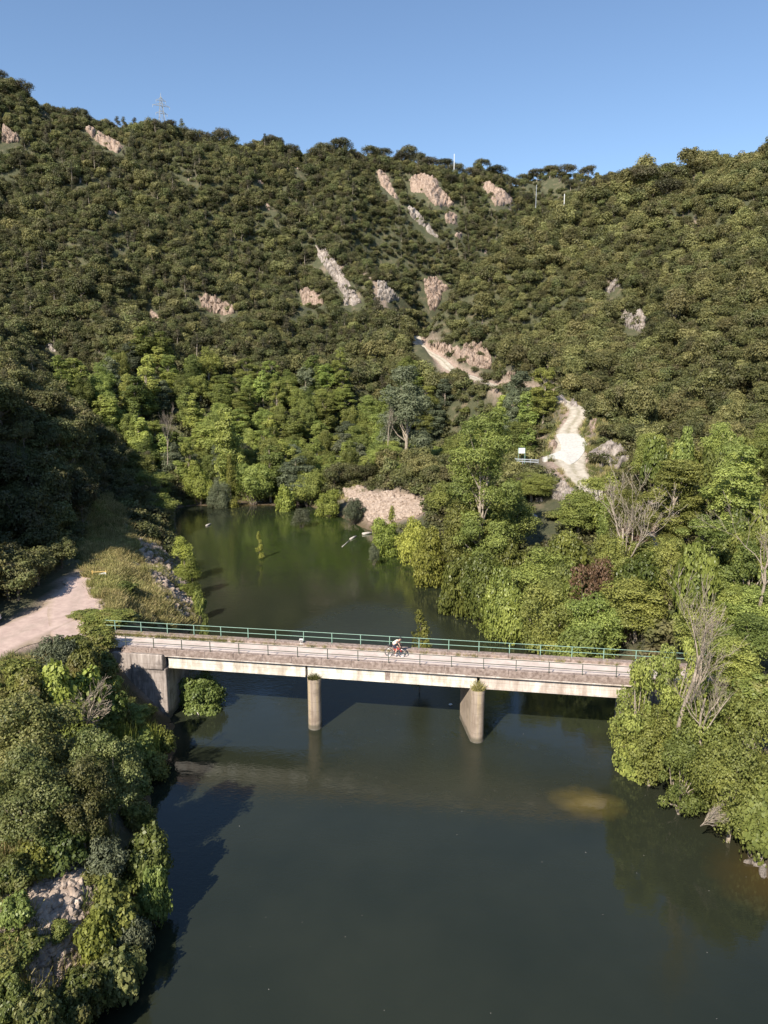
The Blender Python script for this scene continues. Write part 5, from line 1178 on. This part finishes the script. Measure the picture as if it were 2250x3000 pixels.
def make_rider(label, grp=None):
    p = empty('person', (0, 0, 0), label=label, cat='cyclist', group=grp)
    V, E_, Rr = [], [], []
    def v(x, y, z, r, par=None):
        V.append((x, y, z)); Rr.append(r); i = len(V)-1
        if par is not None: E_.append((par, i))
        return i
    pel = v(-.21, 0, 1.05, (.13, .15)); wa = v(-.10, 0, 1.19, (.115, .135), pel); ch = v(.09, 0, 1.33, (.125, .155), wa); sh = v(.23, 0, 1.42, (.10, .14), ch)
    nk = v(.33, 0, 1.48, .058, sh); h0 = v(.40, 0, 1.53, (.082, .076), nk); h1 = v(.44, 0, 1.60, (.098, .082), h0); v(.44, 0, 1.67, (.07, .066), h1); v(.545, 0, 1.565, .016, h0)
    for s in (-1, 1):
        a = v(.24, s*.175, 1.40, .062, sh); el = v(.37, s*.25, 1.17, .044, a); wr = v(.44, s*.25, 1.02, .030, el); pm = v(.455, s*.25, .985, .034, wr)
        for k in range(4):
            y = s*(.225+.019*k); f0 = v(.485, y, .998, .010, pm); f1 = v(.497, y, .972, .009, f0); v(.482, y, .957, .008, f1)
        t0 = v(.44, s*.215, .982, .011, pm); v(.446, s*.195, .962, .009, t0)
    for s, kn, an, toe in ((-1, (.16, -.13, .66), (-.01, -.13, .255), (.12, -.13, .19)), (1, (.22, .13, .82), (-.17, .13, .53), (-.06, .13, .475))):
        hp = v(-.17, s*.10, 1.0, .095, pel); m1 = v((-.17+kn[0])/2+.01, s*.12, (1.0+kn[2])/2+.01, .082, hp); k = v(*kn, .058, m1)
        cf = v(kn[0]*.62+an[0]*.38-.025, kn[1], kn[2]*.62+an[2]*.38, .056, k); a = v(*an, .036, cf); he = v(an[0]-.02, an[1], an[2]-.045, .034, a); v(*toe, .032, he)
    skin('body', V, E_, Rr, M_SKIN, p)
    # jersey, sleeves, shorts, shoes, helmet
    skin('jersey', [(-.19, 0, 1.10), (-.10, 0, 1.195), (.09, 0, 1.335), (.22, 0, 1.42), (.28, 0, 1.45)], [(0, 1), (1, 2), (2, 3), (3, 4)], [(.135, .155), (.130, .150), (.14, .172), (.112, .155), (.07, .08)], M_CREAM, p)
    for s in (-1, 1): skin('sleeve', [(.20, s*.13, 1.405), (.245, s*.182, 1.385), (.305, s*.218, 1.275)], [(0, 1), (1, 2)], [.082, .073, .060], M_NAVY, p)
    V2 = [(-.21, 0, 1.05), (-.13, 0, 1.15)]; E2 = [(0, 1)]; R2 = [(.148, .168), (.128, .15)]
    for s, q in ((-1, (.13, -.13, .70)), (1, (.18, .13, .84))):
        i = len(V2); V2 += [(-.16, s*.10, .99), ((-.17+q[0])/2+.01, s*.12, (1.0+q[2])/2+.015), (q[0]-.03, q[1], q[2]+.03)]; E2 += [(0, i), (i, i+1), (i+1, i+2)]; R2 += [.110, .097, .078]
    skin('shorts', V2, E2, R2, M_NAVY, p)
    for s, an, toe in ((-1, (-.02, -.13, .21), (.13, -.13, .185)), (1, (-.18, .13, .485), (-.05, .13, .47))):
        skin('shoe', [(an[0]-.03, an[1], an[2]), (an[0]+.05, an[1], an[2]-.005), toe], [(0, 1), (1, 2)], [.045, .046, .036], M_SHOE, p)
    bm = bmesh.new(); bmesh.ops.create_uvsphere(bm, u_segments=20, v_segments=12, radius=1)
    bmesh.ops.bisect_plane(bm, geom=bm.verts[:]+bm.edges[:]+bm.faces[:], plane_co=(0, 0, -.12), plane_no=(0, 0, -1), clear_outer=True)
    bmesh.ops.transform(bm, matrix=Matrix.Translation((.438, 0, 1.635)) @ Matrix.Rotation(.25, 4, 'Y') @ Matrix.Diagonal((.165, .128, .135, 1)), verts=bm.verts)
    me = bpy.data.meshes.new('helmet'); bm.to_mesh(me); bm.free(); me.materials.append(M_BLACK); link_mesh('helmet', me, p)
    mb = MB(); mb.box((.533, 0, 1.603), (.02, .12, .03), bev=.006); mb.build('sunglasses', M_BLACK, p)
    mb = MB(); mb.box((.510, 0, 1.527), (.012, .045, .010)); mb.build('mouth', M_REDF, p)
    for s in (-1, 1):
        mb = MB(); mb.tube([(.425, s*.078, 1.56), (.425, s*.092, 1.585)], .014, 6); mb.build('ear', M_SKIN, p)
    return p
def copy_tree(o, parent=None):
    c = o.copy(); COL.objects.link(c); c.parent = parent
    for ch in o.children: copy_tree(ch, c)
    return c
s0 = bs(at_z(1158, 1925, ZD)[:2]); T0 = float((at_z(1158, 1925, ZD)[:2]-BC)@BN); print('bike', s0, T0)
bk = make_bike('touring bicycle with red frame bag and black saddle bag ridden across the bridge')
rd = make_rider('cyclist in a cream jersey, dark shorts and black helmet riding across the bridge')
for o in (bk, rd): o.location = bp(s0, T0, ZD+.05); o.rotation_euler.z = BH
for i, (px, py, rz, lb) in enumerate(((1221, 1017, -1.9, 'left'), (1226, 1026, -1.7, 'right'))):
    q = at_z(px, py, 0); h_ = hit(px, py, 240)
    d, z_, _ = seg_dist(np.array([h_[:2]]), TRACK)
    b2 = copy_tree(bk); r2 = copy_tree(rd)
    w_ = ('farther', 'nearer')[i]
    b2['label'] = 'tiny bicycle at the far end of the track, the %s of two' % w_; r2['label'] = 'tiny rider at the far end of the track, the %s of two' % w_
    for o in (b2, r2): o.location = (h_[0], h_[1], float(z_[0])+.07); o.rotation_euler.z = rz
# white floodlight box on the far kerb
q = at_z(883, 1886, ZD+.25); fl = empty('floodlight', (q[0], q[1], ZD+.24), BH, label='small white box light on a short stand beside the far railing', cat='light')
MB().box((0, 0, .36), (.34, .14, .22), bev=.02).build('housing', M_WHITE, fl); MB().box((0, -.072, .36), (.27, .012, .16)).build('lens', M_CHROME, fl)
mb = MB(); mb.tube([(-.07, 0, 0), (-.07, 0, .26)], .014, 6); mb.tube([(.07, 0, 0), (.07, 0, .26)], .014, 6); mb.box((0, 0, .01), (.26, .18, .02)); mb.build('stand', M_WHITE, fl)
# grass tufts growing on the pier caps
for nose, lb, pk in (((-5.86, 54.98), 'grass and moss tuft growing on the left pier head', 0), ((7.60, 52.87), 'larger grass tuft growing on the right pier head', 1)):
    r = np.random.default_rng(pk+3); n = 500+pk*250; c = np.c_[r.uniform(-.55, .55, n), r.uniform(-.5, .30, n), np.zeros(n)]; c = c[np.hypot(c[:, 0], np.minimum(c[:, 1], 0)) < .58]; n = len(c)
    t = unit(np.c_[r.normal(size=(n, 2))*.55, np.ones(n)*.9]); s = unit(np.cross(t, r.normal(size=(n, 3)))); h = r.uniform(.12, .42+.2*pk, n)[:, None]*np.where(np.abs(c[:, :1]) < .25, 1.5, .7)
    e = c+t*h; V = np.stack([c-s*.018, c+s*.018, e+s*.008, e-s*.008], 1).reshape(-1, 3)
    o = link_mesh('grass_tuft', np_mesh('grass_tuft', V, np.arange(4*n).reshape(-1, 4), L_GRASS if pk else L_GRASSG, attrs={'tint': np.repeat(r.random(n), 4)})); o.location = (nose[0], nose[1], 4.46); tag(o, lb, 'plant')
# info board beside the white apron, and its guard rail
q = at_y(1528, 1336, 133); z0 = g1(q[0], q[1]); zt = at_y(1528, 1312, 133)[2]
ib = empty('info_board', (q[0], q[1], z0), label='white info board on green posts beside the white apron of the track', cat='sign')
hb = max(zt-z0, 2.0)
for s in (-.62, .62): MB().box((s, 0, hb/2), (.10, .10, hb)).build('post', M_GREEN, ib)
MB().box((0, -.07, hb-.55), (1.15, .05, 1.0), bev=.01).build('panel', M_WHITE, ib)
MB().box((0, 0, hb-.55), (1.22, .05, 1.08)).build('backing', M_GREEN, ib)
a = at_y(1508, 1342, 131); c = at_y(1578, 1346, 129); ang = math.atan2(c[1]-a[1], c[0]-a[0]); Lr = float(np.hypot(*(c-a)[:2])); za = g1(a[0], a[1])
gb = empty('guard_rail', (a[0], a[1], max(za, a[2]-1.1)), ang, label='grey double bar guard rail on the outer edge of the track near the info board', cat='guard rail')
for z in (.55, .95): mb = MB(); mb.box((Lr/2, 0, z), (Lr, .08, .17)); mb.build('bar', M_GSTEEL, gb)
for k in range(4): MB().box((Lr*k/3*.96+.1, .07, .35), (.1, .08, 1.5)).build('post', M_GSTEEL, gb)
# path barrier with a tilted sign on the left
a = hit(272, 1694); c = hit(336, 1692); c[1] = a[1]; z = max(g1(a[0], a[1]), g1(c[0], c[1]))
lb_ = empty('path_barrier', (a[0], a[1], z), 0, label='thin ochre bar barrier closing the grassy path beyond the gravel yard', cat='barrier'); Lr = float(c[0]-a[0])
mb = MB(); mb.tube([(0, 0, .72), (Lr, 0, .80)], .035, 8); mb.build('bar', M_YEL, lb_)
for x in (0, Lr): MB().box((x, 0, .40), (.10, .10, 1.05)).build('post', M_YEL, lb_)
sg = empty('hanging_sign', (a[0]+Lr*.78, a[1]-.08, z+.42), 0, label='tilted white sign hanging on the ochre path barrier', cat='sign'); sg.rotation_euler = (.1, -.22, 0)
MB().box((0, 0, 0), (.82, .03, .46), bev=.005).build('plate', M_WHITE, sg)
mb = MB(); mb.box((-.27, -.021, 0), (.12, .01, .30))
for k, L_ in enumerate((.38, .44, .30)): mb.box((.06, -.021, .11-.11*k), (L_, .01, .035))
mb.build('printing', M_BLACK, sg)
# small stones at the gravel yard
wy = poly_w([(262,1785),(300,1762),(318,1768),(300,1785),(262,1800),(248,1796)]); r = np.random.default_rng(8)
for k, P_ in enumerate(fill_poly(wy, 26, 2)):
    o = link_mesh('pale_stone', ROCKS[k % 5]); o.location = (P_[0], P_[1], g1(*P_)+.12); s = r.uniform(.35, .8); o.scale = (s, s, s); o.rotation_euler = (r.uniform(-.5, .5), 0, r.uniform(0, 6)); tag(o, 'whitish stone of the little pile at the edge of the gravel yard', 'stone', 'whitish stones piled beside the gravel yard')
# ruined concrete wall
q = at_y(1552, 1560, 104); rw = empty('ruined_wall', (q[0], q[1], q[2]-1), .10, label='ruined whitish concrete wall stump on the slope below the track', cat='wall')
mb = MB(); mb.box((.6, .9, 1.6), (1.2, 1.9, 4.0), bev=.12); mb.build('wall_stump', M_ABUT, rw)
mb = MB(); mb.box((.55, -.09, 2.0), (.95, .08, 3.0), bev=.03); mb.build('whitewashed_face', M_GIRD, rw)
mb = MB(); mb.box((2.3, 1.2, 1.2), (2.4, 1.6, 3.3), bev=.35); mb.build('rubble_core', M_ROCKG, rw)
# half drowned rocks at the right edge
for k, (px, py, sx_, sy_, sz_, lb) in enumerate(((2203, 2520, .9, .55, .55, 'small pale wedge of rock tipping into the water at the right edge'), (2232, 2515, 1.5, 1.0, .75, 'mossy flat rock in the water at the right edge'), (2240, 2545, 1.3, .6, .7, 'pale angular rock in front of the mossy one at the right edge'))):
    q = at_z(px, py, .15); o = link_mesh('shore_rock', rock_mesh(20+k)); o.data.materials.append(M_ROCKG); o.location = (q[0], q[1], .05); o.scale = (sx_*1.3, sy_*1.3, sz_*1.2); o.rotation_euler.z = .5*k; tag(o, lb, 'rock')
# driftwood
def log(px0, py0, px1, py1, r0, lb, z0=.08, z1=.12):
    a = at_z(px0, py0, z0); c = at_z(px1, py1, z1); m = (a+c)/2+np.array([.1, .15, .05]); o = MB().tube([a-a, m-a, c-a], [r0, r0*.8, r0*.4], 8).build('driftwood', M_WOOD, smooth=True)
    o.location = a; tag(o, lb, 'log')
log(1062, 1565, 1090, 1561, .28, 'short thick bleached log at the right shore of the pool', .12, .15)
log(1026, 1580, 1044, 1570, .22, 'thicker end of a floating bleached log in the pool')
log(1002, 1602, 1026, 1581, .07, 'thin dark branch trailing in the water from the floating log', .03, .05)
log(758, 1467, 796, 1465, .20, 'long white log lying on the far mud shore')
log(744, 1471, 768, 1469, .14, 'shorter white log in front of the long one on the far mud shore')
log(862, 1470, 888, 1471, .12, 'thin pale log on the far shore right of the round yellow bush')
log(604, 1540, 618, 1534, .18, 'dark stick poking out of the left part of the pool')
log(560, 2080, 582, 2094, .07, 'pale branch floating under the big leaved bush at the left span')
# floating litter
q = at_z(1320, 2065, .02); o = MB().tube([(-.16, 0, .03), (-.05, 0, .05), (.10, 0, .05), (.13, 0, .04), (.18, 0, .04)], [.05, .08, .08, .04, .03], 10).build('floating_bottle', M_WHITE, smooth=True)
o.location = q; tag(o, 'tiny white piece of litter floating between the two piers', 'litter')
# pylon behind the left ridge
def strut(mb, a, b_, w_): mb.tube([a, b_], w_, 4)
Yp = 425; top = at_y(470, 272, Yp); base = at_y(474, 366, Yp); Hp = top[2]-base[2]+3
py_ = empty('pylon', (top[0], Yp, base[2]-3), .45, label='lattice electricity pylon with three cross arms rising behind the left ridge', cat='pylon')
mb = MB(); lv = [0, .18, .36, .52, .66, .78, .88]; hw_ = [2.1, 1.75, 1.35, 1.0, .72, .55, .42]
for i in range(len(lv)-1):
    for sx_, sy_ in ((1, 1), (1, -1), (-1, -1), (-1, 1)):
        z0, z1 = lv[i]*Hp, lv[i+1]*Hp; a, b2 = hw_[i], hw_[i+1]; nx_, ny_ = (sx_, -sy_) if sx_*sy_ > 0 else (-sx_, sy_)
        strut(mb, (a*sx_, a*sy_, z0), (b2*sx_, b2*sy_, z1), .15); strut(mb, (a*sx_, a*sy_, z0), (b2*nx_, b2*ny_, z1), .07); strut(mb, (b2*sx_, b2*sy_, z1), (b2*nx_, b2*ny_, z1), .07)
mb.build('lattice_tower', M_GSTEEL, py_)
mb = MB(); mb.tube([(0, 0, .86*Hp), (0, 0, Hp)], [.36, .10], 4); mb.build('peak', M_GSTEEL, py_)
for z, L_ in ((.80, 2.6), (.66, 4.6), (.46, 3.1)):
    mb = MB()
    for s in (-1, 1):
        for y in (-.35, .35): strut(mb, (0, y, z*Hp), (s*L_, 0, z*Hp-.1), .11); strut(mb, (0, y, z*Hp+1.3), (s*L_, 0, z*Hp-.05), .09)
    arm = mb.build('cross_arm', M_GSTEEL, py_)
    for s in (-1, 1):
        m2 = MB(); m2.tube([(s*L_, 0, z*Hp-.1), (s*L_, 0, z*Hp-1.4)], .12, 6); m2.build('insulator', M_GSTEEL, arm)
for px, yt, yb, Y, m_, r0, lb in ((1654, 568, 626, 400, M_WHITE, .17, 'tallest white pole standing on the saddle left of the right hill'), (1572, 541, 570, 415, M_GSTEEL, .12, 'short grey pole on the slope left of the white one'),
                                  (1715, 544, 594, 420, M_WOOD, .13, 'brownish pole on the slope right of the white one'), (1331, 451, 468, 440, M_WHITE, .16, 'little white post among the pines on the skyline')):
    a = at_y(px, yt, Y); c = at_y(px, yb, Y); zb = min(c[2], g1(c[0], Y)) if c[2]-g1(c[0], Y) < 15 else c[2]-6
    o = empty('utility_pole', (a[0], Y, zb-1), label=lb, cat='pole'); MB().tube([(0, 0, 0), (0, 0, a[2]-zb+1)], [r0*1.25, r0], 8).build('mast', m_, o)
    MB().box((0, 0, a[2]-zb+.6), (.5, .10, .10)).build('bracket', m_, o)
# white car cut by the left edge
q = at_z(-72, 1832, 6.1); ca = empty('parked_car', (q[0], q[1], 6.12), .05, label='white parked car cut by the left edge beside the gravel yard', cat='car')
prof = [(-2.1, .35), (-2.12, .85), (-2.0, 1.0), (-1.75, 1.42), (-.2, 1.46), (.55, 1.02), (1.55, .90), (2.0, .75), (2.08, .35)]
RX = Matrix.Rotation(math.pi/2, 4, 'X')
mb = MB(); mb.prism(prof, -.85, .85, RX); bo = mb.build('body', M_WHITE, ca); bv = bo.modifiers.new('bevel', 'BEVEL'); bv.width = .07; bv.segments = 3
for s in (-1, 1): MB().prism([(-1.72, 1.0), (-1.55, 1.34), (-.25, 1.38), (.38, 1.02)], -.01, .01, Matrix.Translation((0, s*.853, 0)) @ RX).build('side_window', M_GLASS, ca)
MB().box((.22, 0, 1.25), (.02, 1.4, .58), M=Matrix.Translation((0, 0, 0))).build('windscreen', M_GLASS, ca).rotation_euler = (0, 0, 0)
for wx in (-1.3, 1.35):
    for s in (-1, 1):
        mb = MB(); mb.tube([(wx, s*.70, .33), (wx, s*.88, .33)], .33, 20); w1 = mb.build('wheel', M_TYRE, ca); m2 = MB(); m2.tube([(wx, s*.86, .33), (wx, s*.885, .33)], .19, 14); m2.build('rim', M_CHROME, w1)
for s in (-1, 1): MB().box((2.05, s*.62, .72), (.06, .32, .14), bev=.01).build('headlight', M_CHROME, ca); MB().box((-2.11, s*.68, .92), (.05, .18, .30), bev=.01).build('tail_light', M_RLIGHT, ca)

# ---------------------------------------------------------------- specks drifting on the water
r = np.random.default_rng(31); P = fill_poly(WPOLY, 420, 6); P = P[(P[:, 1] > 10) & (P[:, 1] < 150)]
me = np_mesh('speck', [(-.04,-.02,.01),(.04,-.025,.012),(.035,.02,.012),(-.03,.025,.01)], [(0,1,2,3)], M_WOOD)
scatter('floating_specks', np.c_[P, np.zeros(len(P))], r.uniform(.3, .8, len(P))**1.5, [me], 'leaves and foam specks drifting on the water', 'debris', rot=np.c_[np.zeros((len(P), 2)), r.uniform(0, 6, len(P))], seed=3)
